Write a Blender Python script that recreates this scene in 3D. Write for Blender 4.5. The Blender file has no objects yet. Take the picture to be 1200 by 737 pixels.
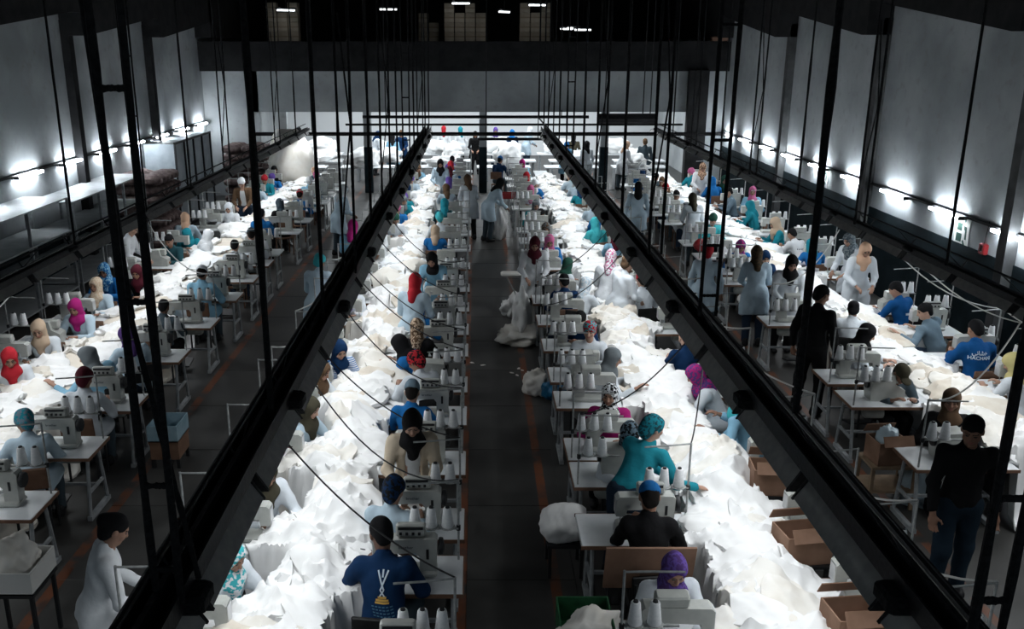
import bpy, bmesh, math, random
import numpy as np
from mathutils import Vector, Matrix
from mathutils.bvhtree import BVHTree
random.seed(7); RNG = np.random.default_rng(7)
SC = bpy.context.scene; COLL = SC.collection
PI = math.pi; R = math.radians

# ------------------------------------------------------------------ camera
FPX, CX, HY, CAMZ = 1060.0, 557.0, 52.0, 4.9
PITCH = math.atan((368.5-HY)/FPX); CP, SP = math.cos(PITCH), math.sin(PITCH)
cam_d = bpy.data.cameras.new('camera'); cam = bpy.data.objects.new('camera', cam_d); COLL.objects.link(cam)
cam.location = (0, 0, CAMZ); cam.rotation_euler = (PI/2-PITCH, 0, 0)
cam_d.sensor_width = 36; cam_d.lens = FPX/1200*36; cam_d.shift_x = (600-CX)/1200; cam_d.clip_end = 200
SC.camera = cam
# ------------------------------------------------------------------ world, exposure, light levels
w = bpy.data.worlds.new('world'); SC.world = w; w.use_nodes = True
w.node_tree.nodes['Background'].inputs[0].default_value = (.55, .68, .78, 1)
w.node_tree.nodes['Background'].inputs[1].default_value = .14
vs = SC.view_settings; vs.view_transform = 'Standard'; vs.look = 'None'; vs.exposure = 0.35; vs.gamma = 1; vs.use_curve_mapping = False
RAIL_W = 6.9       # watts per rail fixture
WALL_E = 75.0        # emission of wall tubes
BACK_W = 55.0

def at(px, py, z):
    h = CAMZ-z; Z = FPX*h/(CP*(py-HY)); return (px-CX)*Z/FPX, (Z-h*SP)/CP
def atX(px, py, X):
    Z = FPX*X/(px-CX); h = (py-HY)*CP*Z/FPX; return (Z-h*SP)/CP, CAMZ-h
def atY(px, py, Y):
    t = math.tan(PITCH+math.atan((py-368.5)/FPX)); h = Y*t; Z = Y*CP+h*SP; return (px-CX)*Z/FPX, CAMZ-h

# ------------------------------------------------------------------ materials
def _mat(name):
    m = bpy.data.materials.new(name); m.use_nodes = True; nt = m.node_tree
    return m, nt, nt.nodes['Principled BSDF']
def c4(c): return (c[0], c[1], c[2], 1)
def plain(name, col, rough=.6, metal=0, spec=.5):
    m, nt, b = _mat(name); b.inputs['Base Color'].default_value = c4(col); b.inputs['Roughness'].default_value = rough
    b.inputs['Metallic'].default_value = metal; b.inputs['Specular IOR Level'].default_value = spec; return m
def noisy(name, c1, c2, scale=8, rough=.8, bump=0, spec=.3, det=4, lo=.35, hi=.65, metal=0, coord='Object', stretch=None):
    m, nt, b = _mat(name); N = nt.nodes; L = nt.links
    tc = N.new('ShaderNodeTexCoord'); n = N.new('ShaderNodeTexNoise'); r = N.new('ShaderNodeValToRGB')
    n.inputs['Scale'].default_value = scale; n.inputs['Detail'].default_value = det
    src = tc.outputs[coord]
    if stretch:
        mp = N.new('ShaderNodeMapping'); mp.inputs['Scale'].default_value = stretch; L.new(src, mp.inputs[0]); src = mp.outputs[0]
    L.new(src, n.inputs['Vector'])
    r.color_ramp.elements[0].color = c4(c1); r.color_ramp.elements[1].color = c4(c2)
    r.color_ramp.elements[0].position = lo; r.color_ramp.elements[1].position = hi
    L.new(n.outputs[0], r.inputs[0]); L.new(r.outputs[0], b.inputs['Base Color'])
    b.inputs['Roughness'].default_value = rough; b.inputs['Specular IOR Level'].default_value = spec; b.inputs['Metallic'].default_value = metal
    if bump:
        bp = N.new('ShaderNodeBump'); bp.inputs['Strength'].default_value = bump; bp.inputs['Distance'].default_value = .02
        L.new(n.outputs[0], bp.inputs['Height']); L.new(bp.outputs[0], b.inputs['Normal'])
    return m
def emit(name, col, s):
    m, nt, b = _mat(name); b.inputs['Emission Color'].default_value = c4(col); b.inputs['Emission Strength'].default_value = s
    b.inputs['Base Color'].default_value = (.8, .8, .8, 1); return m
_cl = {}
def cloth(col, col2=None, kind='plain', scale=30):
    key = (tuple(col), tuple(col2) if col2 else None, kind, scale)
    if key in _cl: return _cl[key]
    m, nt, b = _mat('garment'); N = nt.nodes; L = nt.links
    tc = N.new('ShaderNodeTexCoord'); n = N.new('ShaderNodeTexNoise'); n.inputs['Scale'].default_value = 9; n.inputs['Detail'].default_value = 3
    L.new(tc.outputs['Object'], n.inputs['Vector'])
    bp = N.new('ShaderNodeBump'); bp.inputs['Strength'].default_value = .45; bp.inputs['Distance'].default_value = .03
    L.new(n.outputs[0], bp.inputs['Height']); L.new(bp.outputs[0], b.inputs['Normal'])
    b.inputs['Roughness'].default_value = .9; b.inputs['Specular IOR Level'].default_value = .15
    if col2:
        mx = N.new('ShaderNodeMix'); mx.data_type = 'RGBA'; mx.inputs[6].default_value = c4(col); mx.inputs[7].default_value = c4(col2)
        if kind == 'check':
            t = N.new('ShaderNodeTexChecker'); t.inputs['Scale'].default_value = scale; L.new(tc.outputs['Object'], t.inputs[0]); L.new(t.outputs[1], mx.inputs[0])
        elif kind == 'stripe':
            t = N.new('ShaderNodeTexWave'); t.bands_direction = 'Z'; t.inputs['Scale'].default_value = scale; L.new(tc.outputs['Object'], t.inputs[0]); L.new(t.outputs[1], mx.inputs[0])
        else:
            t = N.new('ShaderNodeTexNoise'); t.inputs['Scale'].default_value = scale; t.inputs['Detail'].default_value = 1
            r = N.new('ShaderNodeValToRGB'); r.color_ramp.elements[0].position = .47; r.color_ramp.elements[1].position = .53
            L.new(tc.outputs['Object'], t.inputs['Vector']); L.new(t.outputs[0], r.inputs[0]); L.new(r.outputs[0], mx.inputs[0])
        L.new(mx.outputs[2], b.inputs['Base Color'])
    else: b.inputs['Base Color'].default_value = c4(col)
    _cl[key] = m; return m
def fabric_mat(name, island):
    m, nt, b = _mat(name); N = nt.nodes; L = nt.links
    g = N.new('ShaderNodeNewGeometry') if island else N.new('ShaderNodeObjectInfo')
    out = g.outputs['Random Per Island'] if island else g.outputs['Random']
    r = N.new('ShaderNodeValToRGB'); r.color_ramp.interpolation = 'LINEAR'
    e = r.color_ramp.elements; e[0].color = (.76, .75, .72, 1); e[1].color = (.84, .85, .85, 1); e[1].position = .5
    for p, c in ((.8, (.8, .83, .86, 1)), (.9, (.72, .69, .63, 1)), (1, (.66, .60, .52, 1))):
        x = e.new(p); x.color = c
    L.new(out, r.inputs[0])
    tc = N.new('ShaderNodeTexCoord'); n = N.new('ShaderNodeTexNoise'); n.inputs['Scale'].default_value = 7; n.inputs['Detail'].default_value = 4; n.inputs['Distortion'].default_value = 1.2
    L.new(tc.outputs['Object'], n.inputs['Vector'])
    mx = N.new('ShaderNodeMix'); mx.data_type = 'RGBA'; mx.inputs[7].default_value = (.66, .60, .52, 1)
    rr = N.new('ShaderNodeValToRGB'); rr.color_ramp.elements[0].position = .62; rr.color_ramp.elements[1].position = .72
    rr.color_ramp.elements[1].color = (.4, .4, .4, 1)
    L.new(n.outputs[0], rr.inputs[0]); L.new(rr.outputs[0], mx.inputs[0]); L.new(r.outputs[0], mx.inputs[6]); L.new(mx.outputs[2], b.inputs['Base Color'])
    bp = N.new('ShaderNodeBump'); bp.inputs['Strength'].default_value = .5; bp.inputs['Distance'].default_value = .03
    L.new(n.outputs[0], bp.inputs['Height']); L.new(bp.outputs[0], b.inputs['Normal'])
    b.inputs['Roughness'].default_value = .95; b.inputs['Specular IOR Level'].default_value = .1
    return m
FAB = fabric_mat('white_fabric', False); FABI = fabric_mat('white_fabric_heap', True)
BLACK = noisy('black_paint', (.006, .006, .007), (.016, .016, .018), 30, .55, .2)
LINT = noisy('dusty_black', (.004, .004, .005), (.014, .014, .015), 40, .95, .6)
SHADE = noisy('shade_paint', (.3, .3, .29), (.4, .39, .37), 12, .45)
STEEL = noisy('grey_steel', (.25, .27, .28), (.36, .38, .39), 14, .45, metal=.2)
WPIPE = noisy('white_pipe', (.26, .27, .27), (.42, .43, .42), 20, .45)
CREAM = noisy('machine_enamel', (.36, .37, .35), (.46, .47, .44), 6, .35)
LAM = noisy('white_laminate', (.6, .63, .65), (.7, .72, .73), 5, .3, spec=.5)
WOOD = noisy('brown_wood', (.13, .07, .045), (.2, .115, .075), 6, .6, .1, stretch=(1, 8, 1))
CARD = noisy('cardboard', (.2, .115, .075), (.27, .16, .11), 5, .9)
DKMETAL = plain('dark_metal', (.02, .021, .023), .5, .3)
SILVER = plain('bright_metal', (.55, .56, .57), .3, .8)
CONEM = noisy('white_thread', (.74, .76, .77), (.84, .85, .86), 60, .8)
CONEC = noisy('cream_thread', (.6, .45, .28), (.66, .5, .32), 60, .8)
PLAST = plain('white_plastic', (.6, .6, .58), .4)
TUBE = emit('rail_tube', (.9, .96, 1), 3.0); WTUBE = emit('wall_tube', (.86, .94, 1), WALL_E)

# ------------------------------------------------------------------ mesh kit
class MB:
    def __init__(s): s.v = []; s.f = []; s.m = []; s.mi = 0
    def add(s, v, f):
        o = len(s.v); s.v += [tuple(x) for x in v]; s.f += [tuple(i+o for i in q) for q in f]; s.m += [s.mi]*len(f); return s
    def box(s, c, d, rz=0, bev=0, rx=0):
        x, y, z = d[0]/2, d[1]/2, d[2]/2
        if bev:
            b = min(bev, x*.9, y*.9, z*.9); v = []
            for zz, k in ((-z, b), (-z+b, 0), (z-b, 0), (z, b)):
                X, Y = x-k, y-k
                v += [(-X+b, -Y, zz), (X-b, -Y, zz), (X, -Y+b, zz), (X, Y-b, zz), (X-b, Y, zz), (-X+b, Y, zz), (-X, Y-b, zz), (-X, -Y+b, zz)]
            f = [tuple(range(7, -1, -1)), tuple(range(24, 32))]
            for r in range(3):
                for i in range(8): j = (i+1) % 8; f.append((r*8+i, r*8+j, r*8+8+j, r*8+8+i))
        else:
            v = [(i, j, k) for k in (-z, z) for j in (-y, y) for i in (-x, x)]
            f = [(0, 2, 3, 1), (4, 5, 7, 6), (0, 1, 5, 4), (2, 6, 7, 3), (0, 4, 6, 2), (1, 3, 7, 5)]
        M = Matrix.Translation(c) @ Matrix.Rotation(rz, 4, 'Z') @ Matrix.Rotation(rx, 4, 'X')
        return s.add([M @ Vector(p) for p in v], f)
    def tube(s, pts, r, n=8, cap=True, jit=0):
        pts = [Vector(p) for p in pts]; v = []; f = []
        rs = r if isinstance(r, (list, tuple)) else [r]*len(pts); up = None
        for i, p in enumerate(pts):
            d = (pts[min(i+1, len(pts)-1)]-pts[max(i-1, 0)]).normalized()
            if up is None: up = Vector((0, 0, 1)) if abs(d.z) < .9 else Vector((1, 0, 0))
            a = d.cross(up)
            if a.length < 1e-5: a = d.orthogonal()
            a.normalize(); b = d.cross(a); up = -b if False else b.cross(a)*0+up
            for k in range(n):
                t = 2*PI*k/n; q = rs[i]*(1+(random.uniform(-jit, jit) if jit else 0)); v.append(p+a*math.cos(t)*q+b*math.sin(t)*q)
        for i in range(len(pts)-1):
            for k in range(n): j = (k+1) % n; f.append((i*n+k, i*n+j, i*n+n+j, i*n+n+k))
        if cap: f.append(tuple(range(n-1, -1, -1))); f.append(tuple(len(v)-n+k for k in range(n)))
        return s.add(v, f)
    def lathe(s, prof, c=(0, 0, 0), n=14, axis='Z'):
        v = []; f = []
        for r, z in prof:
            for k in range(n):
                t = 2*PI*k/n; p = (r*math.cos(t), r*math.sin(t), z)
                if axis == 'X': p = (p[2], p[0], p[1])
                if axis == 'Y': p = (p[0], p[2], p[1])
                v.append((p[0]+c[0], p[1]+c[1], p[2]+c[2]))
        for i in range(len(prof)-1):
            for k in range(n): j = (k+1) % n; f.append((i*n+k, i*n+j, i*n+n+j, i*n+n+k))
        f.append(tuple(range(n-1, -1, -1))); f.append(tuple(len(v)-n+k for k in range(n)))
        return s.add(v, f)
    def prism(s, poly, y0, y1, axis='Y'):        # polygon in XZ extruded along Y (or in YZ along X, XY along Z)
        n = len(poly); v = []
        for y in (y0, y1):
            for a, b in poly: v.append((a, y, b) if axis == 'Y' else ((y, a, b) if axis == 'X' else (a, b, y)))
        f = [tuple(range(n)), tuple(range(2*n-1, n-1, -1))]+[(i, i+n, (i+1) % n+n, (i+1) % n) for i in range(n)]
        return s.add(v, f)
    def mesh(s, name, mats, smooth=False):
        me = bpy.data.meshes.new(name); me.from_pydata(s.v, [], s.f)
        for m in (mats if isinstance(mats, (list, tuple)) else [mats]): me.materials.append(m)
        me.polygons.foreach_set('material_index', s.m)
        bm = bmesh.new(); bm.from_mesh(me); bmesh.ops.recalc_face_normals(bm, faces=bm.faces); bm.to_mesh(me); bm.free()
        if smooth:
            me.polygons.foreach_set('use_smooth', [True]*len(me.polygons))
            try: me.set_sharp_from_angle(angle=R(40))
            except Exception: pass
        me.update(); return me
def link(name, data, parent=None, loc=(0, 0, 0), rz=0, kind=None):
    o = bpy.data.objects.new(name, data); COLL.objects.link(o); o.parent = parent; o.location = loc
    if rz: o.rotation_euler = (0, 0, rz)
    if kind: o['kind'] = kind
    return o
def tag(o, label, cat, group=None):
    o['label'] = label; o['category'] = cat
    if group: o['group'] = group
    return o
def thing(name, label, cat, loc, rz=0, group=None, data=None):
    return tag(link(name, data, None, loc, rz), label, cat, group)
def parts(root, plist):
    made = {}
    for nm, me, loc, rz in plist:
        up = {'buttons': 'control_panel', 'slot': 'arm', 'face_plate': 'arm', 'tension_dial': 'arm'}.get(nm)
        made[nm] = link(nm, me, made.get(up, root), loc, rz)
    return made
def box_mesh(name, d, mat, bev=0, c=(0, 0, 0)): return MB().box(c, d, bev=bev).mesh(name, mat)
def struct(name, mb, mat, parent=None, smooth=False):
    o = link(name, mb.mesh(name, mat, smooth), parent)
    if parent is None: o['kind'] = 'structure'
    return o

# ------------------------------------------------------------------ the setting
XL, XR, YB, YN = -8.9, 8.2, 30.4, 1.0
def wall_mat():
    m, nt, b = _mat('plaster'); N = nt.nodes; L = nt.links
    tc = N.new('ShaderNodeTexCoord')
    def nz(sc, det, lo, hi):
        n = N.new('ShaderNodeTexNoise'); n.inputs['Scale'].default_value = sc; n.inputs['Detail'].default_value = det; L.new(tc.outputs['Object'], n.inputs['Vector'])
        r = N.new('ShaderNodeValToRGB'); r.color_ramp.elements[0].position = lo; r.color_ramp.elements[1].position = hi; L.new(n.outputs[0], r.inputs[0]); return n, r
    n1, r1 = nz(.7, 6, .35, .7); n2, r2 = nz(5, 6, .56, .75)
    r1.color_ramp.elements[0].color = (.26, .28, .29, 1); r1.color_ramp.elements[1].color = (.42, .44, .45, 1)
    mx = N.new('ShaderNodeMix'); mx.data_type = 'RGBA'; mx.inputs[7].default_value = (.24, .235, .22, 1)
    sc = N.new('ShaderNodeMath'); sc.operation = 'MULTIPLY'; sc.inputs[1].default_value = .5
    L.new(r2.outputs[0], sc.inputs[0]); L.new(sc.outputs[0], mx.inputs[0]); L.new(r1.outputs[0], mx.inputs[6]); L.new(mx.outputs[2], b.inputs['Base Color'])
    bp = N.new('ShaderNodeBump'); bp.inputs['Strength'].default_value = .25; bp.inputs['Distance'].default_value = .03; L.new(n2.outputs[0], bp.inputs['Height']); L.new(bp.outputs[0], b.inputs['Normal'])
    b.inputs['Roughness'].default_value = .9; b.inputs['Specular IOR Level'].default_value = .2
    return m
PLASTER = wall_mat()
DADO = noisy('dark_dado_paint', (.005, .011, .014), (.011, .02, .025), 3, .85, spec=.15)
DARKROOF = noisy('dark_roof', (.008, .008, .009), (.018, .018, .019), 3, .9)  # near-black tone for the roof, gussets and mezzanine
def floor_mat():
    m, nt, b = _mat('worn_concrete'); N = nt.nodes; L = nt.links
    g = N.new('ShaderNodeNewGeometry'); sx = N.new('ShaderNodeSeparateXYZ'); L.new(g.outputs['Position'], sx.inputs[0])
    n = N.new('ShaderNodeTexNoise'); n.inputs['Scale'].default_value = 1.6; n.inputs['Detail'].default_value = 8; L.new(g.outputs['Position'], n.inputs['Vector'])
    r = N.new('ShaderNodeValToRGB'); r.color_ramp.elements[0].color = (.028, .027, .026, 1); r.color_ramp.elements[1].color = (.066, .065, .062, 1)
    r.color_ramp.elements[0].position = .3; r.color_ramp.elements[1].position = .72; L.new(n.outputs[0], r.inputs[0])
    tot = None
    for x, wd in ((-.13, .05), (.76, .05), (-3.97, .055), (4.62, .045)):
        a = N.new('ShaderNodeMath'); a.operation = 'SUBTRACT'; a.inputs[1].default_value = x; L.new(sx.outputs[0], a.inputs[0])
        ab = N.new('ShaderNodeMath'); ab.operation = 'ABSOLUTE'; L.new(a.outputs[0], ab.inputs[0])
        lt = N.new('ShaderNodeMath'); lt.operation = 'LESS_THAN'; lt.inputs[1].default_value = wd; L.new(ab.outputs[0], lt.inputs[0])
        if tot is None: tot = lt
        else:
            s_ = N.new('ShaderNodeMath'); s_.operation = 'ADD'; L.new(tot.outputs[0], s_.inputs[0]); L.new(lt.outputs[0], s_.inputs[1]); tot = s_
    n2 = N.new('ShaderNodeTexNoise'); n2.inputs['Scale'].default_value = 3.2; n2.inputs['Detail'].default_value = 7; L.new(g.outputs['Position'], n2.inputs['Vector'])
    r2 = N.new('ShaderNodeValToRGB'); r2.color_ramp.elements[0].position = .36; r2.color_ramp.elements[1].position = .56; L.new(n2.outputs[0], r2.inputs[0])
    mu = N.new('ShaderNodeMath'); mu.operation = 'MULTIPLY'; L.new(tot.outputs[0], mu.inputs[0]); L.new(r2.outputs[0], mu.inputs[1])
    mx = N.new('ShaderNodeMix'); mx.data_type = 'RGBA'; mx.inputs[7].default_value = (.15, .052, .024, 1)
    L.new(mu.outputs[0], mx.inputs[0]); L.new(r.outputs[0], mx.inputs[6]); L.new(mx.outputs[2], b.inputs['Base Color'])
    rr = N.new('ShaderNodeMapRange'); rr.inputs[3].default_value = .3; rr.inputs[4].default_value = .52; L.new(n.outputs[0], rr.inputs[0]); L.new(rr.outputs[0], b.inputs['Roughness'])
    b.inputs['Specular IOR Level'].default_value = .4
    return m
FLOORM = floor_mat()
fl = struct('floor', MB().box(((XL+XR)/2, 22, -.106), (XR-XL+.4, 44, .2)), FLOORM)
slabs = {}
for x0, x1 in ((-.09, .96), (-4.04, -2.51), (3.52, 4.48)):
    y = 3.2
    while y < 30:
        Ls = 1.45; me = slabs.setdefault(x0, MB().box(((x0+x1)/2, 0, -.004), (x1-x0-.012, Ls-.012, .008), bev=.003).mesh('floor_slab', FLOORM))
        o = link('floor_slab', me, fl, (0, y+Ls/2, 0)); y += Ls
# side walls with the roof line stepping bay by bay
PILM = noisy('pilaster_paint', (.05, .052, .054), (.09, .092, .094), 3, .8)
def side(name, X, sgn, bays):
    mb = MB(); x0, x1 = (X-.2, X) if sgn < 0 else (X, X+.2)
    mb.box(((x0+x1)/2, (YN+42)/2, 2.9), (.2, 42-YN, 5.8)); wl = struct(name, mb, PLASTER)
    k = 0
    for (ya, yb) in bays:      # pilaster + gusset that steps the roof line
        p = MB().box((X-sgn*.09, ya, 2.7), (.18, .22, 5.4)); link('pilaster', p.mesh('pilaster', [DARKROOF if sgn < 0 else PILM]), wl)
        d = .5
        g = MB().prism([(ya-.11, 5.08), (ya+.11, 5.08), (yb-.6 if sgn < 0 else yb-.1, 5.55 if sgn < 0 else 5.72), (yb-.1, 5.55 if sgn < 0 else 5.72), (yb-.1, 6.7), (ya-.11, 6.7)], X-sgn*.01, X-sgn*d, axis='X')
        link('roof_gusset', g.mesh('roof_gusset', DARKROOF), wl)
    return wl
wl_ = side('wall_left', XL, -1, [(10.2, 15.3), (15.3, 20.4), (20.4, 25.4), (25.4, 30.5)])
wr_ = side('wall_right', XR, 1, [(8.3, 13.5), (13.5, 18.75), (18.75, 24.2), (24.2, 29.6)])
link('dado', MB().box((XR-.012, 16, .84), (.024, 29, 1.68)).mesh('dado', DADO), wr_)
link('dado', MB().box((XL+.012, 16, .5), (.024, 29, 1.0)).mesh('dado', DADO), wl_)
for wl2, X2, s2 in ((wl_, XL, 1), (wr_, XR, -1)):
    link('roof_gusset', MB().box((X2+s2*.25, 36, 5.9), (.5, 11.9, 1.6)).mesh('roof_gusset', DARKROOF), wl2)  # dark panel added so the mezzanine side walls read dark, no gusset
ce = struct('ceiling', MB().box(((XL+XR)/2, (YN+44)/2, 6.75), (XR-XL+.4, 44-YN, .1)), DARKROOF)
for y in (8.3, 13.5, 18.75, 24.2):
    link('roof_beam', MB().box((-.35, y, 6.45), (XR-XL-.02, .16, .5)).mesh('roof_beam', DARKROOF), ce)
for x in np.arange(-8, 8, 1.6):
    link('purlin', MB().box((x, 16, 6.62), (.08, 28, .12)).mesh('purlin', DARKROOF), ce)
# far wall: solid side strips, lintel over the opening, mezzanine front, columns
wb = MB(); wb.box((-8.0, YB+.15, 2.04), (1.8, .3, 4.07)); wb.box((7.65, YB+.15, 2.04), (1.1, .3, 4.07)); wb.box((0, YB+.15, 3.42), (15.0, .3, 1.3))
back = struct('wall_back', wb, PLASTER)
struct('wall_far', MB().box((-.35, 42.1, 2.1), (XR-XL, .2, 4.2)), plain('white_wall', (.75, .77, .78), .8))
struct('ceiling_back', MB().box((-.35, 36.4, 4.12), (XR-XL-.02, 11.4, .1)), PLASTER)
me_ = struct('trim_1', MB().box((-.35, YB-.05, 4.53), (XR-XL-.02, .36, .92)), DARKROOF)    # mezzanine fascia
struct('trim_2', MB().box((-.35, 36.4, 4.95), (XR-XL-.02, 11.4, .1)), DARKROOF)            # mezzanine deck
struct('wall_mezzanine', MB().box((-.35, 38, 6), (XR-XL, .15, 2.2)), DARKROOF)
for i, px in enumerate((335, 432, 566, 707, 803)):
    x = atY(px, 190, 31.2)[0]
    if px == 803:
        struct('trim_%d' % (3+i), MB().box((x, YB-.3, 2.05), (.62, .3, 4.1)), DARKROOF)
    else:
        o = struct('trim_%d' % (3+i), MB().box((x, 31.2, 2.0), (.26, .26, 4)), PLASTER)
        link('dark_base', MB().box((x, 31.2, .78), (.27, .27, 1.56)).mesh('dark_base', DADO), o)
# ------------------------------------------------------------------ light rails with their fixtures and hangers
ORD = ['nearest', 'second', 'third', 'fourth', 'fifth', 'sixth', 'seventh', 'eighth', 'ninth', 'tenth', 'eleventh', 'twelfth', 'thirteenth', 'fourteenth', 'fifteenth', 'sixteenth', 'seventeenth', 'eighteenth', 'nineteenth', 'twentieth', 'twenty-first', 'twenty-second', 'twenty-third', 'twenty-fourth', 'twenty-fifth']
ZT = 2.25
hs = MB().prism([(-.15, -.15), (-.045, 0), (.045, 0), (.15, -.15), (.14, -.15), (.04, -.012), (-.04, -.012), (-.14, -.15)], -.6, .6)
HOUS = hs.mesh('reflector', SHADE)
ENDC = MB().prism([(-.16, -.16), (-.055, .012), (.055, .012), (.16, -.16)], -.012, .012).mesh('end_cap', BLACK)
TUBEM = MB().tube([(0, -.56, -.1), (0, .56, -.1)], .018, 6).mesh('tube', TUBE)
HOLD = MB().box((0, 0, .06), (.07, .05, .14)).mesh('clip', BLACK)
la = bpy.data.lights.new('rail_light', 'AREA'); la.shape = 'RECTANGLE'; la.size = .2; la.size_y = 1.1; la.spread = R(140); la.energy = RAIL_W; la.color = (.93, .97, 1)
RAILS = [('far left', -5.4), ('centre-left', -1.52), ('centre-right', 2.21), ('far right', 5.8)]
def rail(nm, X, y0=2.6, y1=29.6):
    q = .62 if nm.startswith('far') else 1; zp = .2 if q < 1 or X < 0 else .42
    r = thing('light_rail', 'long black %s light rail hanging over its double row of sewing tables' % nm, 'rail', (X, y0, ZT))
    Ln = y1-y0; mb = MB()
    mb.box((0, Ln/2, .02), (.2*q, Ln, .02)); mb.box((-.1*q, Ln/2, .07*q), (.014, Ln, .12*q)); mb.box((.1*q, Ln/2, .07*q), (.014, Ln, .12*q)); mb.box((0, Ln/2, .1*q), (.03, Ln, .1*q))
    link('tray', mb.mesh('tray', BLACK), r)
    sx = (-.2 if q == 1 else .06) if X > 0 else -.06
    link('top_pipe', MB().tube([(sx, 0, zp), (sx, Ln, zp)], .022 if q == 1 else .014, 8).mesh('top_pipe', BLACK, True), r)
    me = None; n = int(Ln/1.3)
    for i in range(n):
        if me is None: me = [MB().tube([(0, 0, .1), (sx, 0, zp)], .008, 5).mesh('brace', BLACK), MB().tube([(0, .02, .1), (sx, .6, zp)], .006, 5).mesh('brace', BLACK)]
        for k in (0, 1): link('brace', me[k], r, (0, .1+i*1.3, 0))
    for i in range(int(Ln/2.6)):      # junction boxes along the tray
        if i == 0: jb = MB().box((.0, 0, .14), (.16*q, .2, .1*q), bev=.02).mesh('junction_box', LINT)
        link('junction_box', jb, r, (.12*q if X < 0 else -.12*q, 1.3+2.6*i, -.12*q))
    y = 2.75; k = 0
    while y < 29.2:
        f = thing('light_fixture', '%s hooded strip light under the %s light rail' % (ORD[k], nm), 'light', (X, y+.62, ZT-.015), 0, 'strip lights under the %s rail' % nm)
        [setattr(c, 'scale', (q, 1, q)) for c in (link('reflector', HOUS, f), link('tube', TUBEM, f), link('end_cap', ENDC, f, (0, -.6, 0)), link('end_cap', ENDC, f, (0, .6, 0)))]
        lo = bpy.data.objects.new('rail_light', la); COLL.objects.link(lo); lo.parent = f; lo.location = (0, 0, -.152)
        y += 1.31; k += 1
    return r
for nm, X in RAILS: rail(nm, X)

def rod(mb, a, b, r=.016, n=7, seg=14):
    pts = [Vector(a).lerp(Vector(b), i/seg) for i in range(seg+1)]
    mb.tube(pts, [r*random.uniform(.85, 1.25) for _ in pts], n, True, .12)
def hanger(nm, X, y, k, kind, zt=6.4, w=.15, r=.016):
    zb = .40 if nm == 'centre-right' else .08
    o = thing('hanger', '%s dusty black hanger %s holding up the %s light rail' % (ORD[k], {1: 'rod', 2: 'ladder', 3: 'rods with crossing brace'}[kind], nm), 'hanger', (X, y, ZT+zb), 0, 'hangers of the %s rail' % nm)
    L = zt-ZT-zb; hw = w/2
    def pt(name, a, b, rr=r):
        m = MB(); rod(m, a, b, rr); link(name, m.mesh(name, LINT, True), o)
    if kind == 1: pt('rod', (0, 0, 0), (0, 0, L), r*1.15)
    else:
        pt('rod', (-hw, 0, 0), (-hw, 0, L)); pt('rod', (hw, 0, 0), (hw*1.3, 0, L))
        if kind == 2:
            for z in (.18, .62, 1.5, 2.4): pt('rung', (-hw, 0, z), (hw, 0, z), r*.8)
        else: pt('brace', (-hw, .02, .5), (hw, .02, 1.7), r*.6); pt('brace', (hw, .02, 1.7), (-hw*.4, .02, 2.9), r*.6)
HY_ = {'centre-left': [(3.77, 2), (6.05, 1), (8.4, 1), (10.3, 3), (12.6, 1), (14.9, 3), (17.2, 1), (19.5, 2), (22, 1), (24.5, 3), (27, 1), (29.2, 1)],
       'centre-right': [(3.05, 2), (5.27, 1), (7.5, 2), (9.9, 3), (12.3, 1), (14.6, 3), (17, 1), (19.5, 2), (22, 1), (24.5, 3), (27, 1), (29.2, 1)],
       'far left': [(9.2, 1), (11.85, 1), (14.4, 2), (17, 1), (19.6, 3), (22.2, 1), (24.8, 3), (27.4, 1)],
       'far right': [(10.7, 1), (13.3, 3), (16, 1), (18.7, 3), (21.3, 1), (24, 3), (26.6, 1), (29, 1)]}
for nm, X in RAILS:
    for k, (y, kind) in enumerate(HY_[nm]):
        hanger(nm, X+(.05 if X < 0 else (-.2 if nm == 'centre-right' else -.08)), y, k, kind, 6.18 if min(abs(y-q) for q in (8.3, 13.5, 18.75, 24.2)) < .12 else 6.68, .115 if y < 4 else .14, (.018 if y < 4 else (.021 if y < 8 and kind == 1 else .016)))
# leaning dusty brace beside the nearest left hanger
o = thing('hanger_brace', 'dusty black slanting brace crossing behind the nearest left hanger ladder', 'brace', (-1.62, 3.95, 2.35)); m = MB(); rod(m, (.24, 0, .0), (.05, 0, 1.35), .014); rod(m, (.05, 0, 1.35), (-.06, 0, 4.3), .015); o.data = None
link('rod', m.mesh('rod', LINT, True), o)
# wall lamps
WHO = MB().box((0, 0, 0), (.05, 1.12, .045), bev=.01).mesh('housing', SHADE)
WTU = MB().tube([(0, -.5, 0), (0, .5, 0)], .028, 8).mesh('tube', WTUBE)
WCL = MB().box((0, 0, 0), (.13, .03, .06)).mesh('socket', DKMETAL)
def wall_lamp(x, y, z, sgn, lab):
    o = thing('wall_lamp', lab, 'lamp', (x, y, z), 0, 'tube lamps along the side walls')
    link('housing', WHO, o, (sgn*.03, 0, 0)); link('tube', WTU, o, (sgn*.125, 0, 0))
    for s in (-.53, .53): link('socket', WCL, o, (sgn*.085, s, 0))
for k in range(9): wall_lamp(XL, 14.0+1.95*k, 2.44, 1, '%s tube lamp, from the front, along the left plaster wall' % ORD[k])
for k in range(10): wall_lamp(XR, 11.4+2.02*k, 2.12, -1, '%s tube lamp, from the front, along the right plaster wall' % ORD[k])
def conduit(name, x, z, lab):
    o = tag(link(name, MB().box((0, 0, 0), (.05, 19.5, .04)).mesh(name, BLACK), None, (x, 20.5, z)), lab, 'conduit')
conduit('cable_conduit', XL+.03, 2.47, 'black cable conduit running between the left wall lamps')
conduit('cable_conduit', XR-.03, 2.15, 'black cable conduit running between the right wall lamps')
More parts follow.
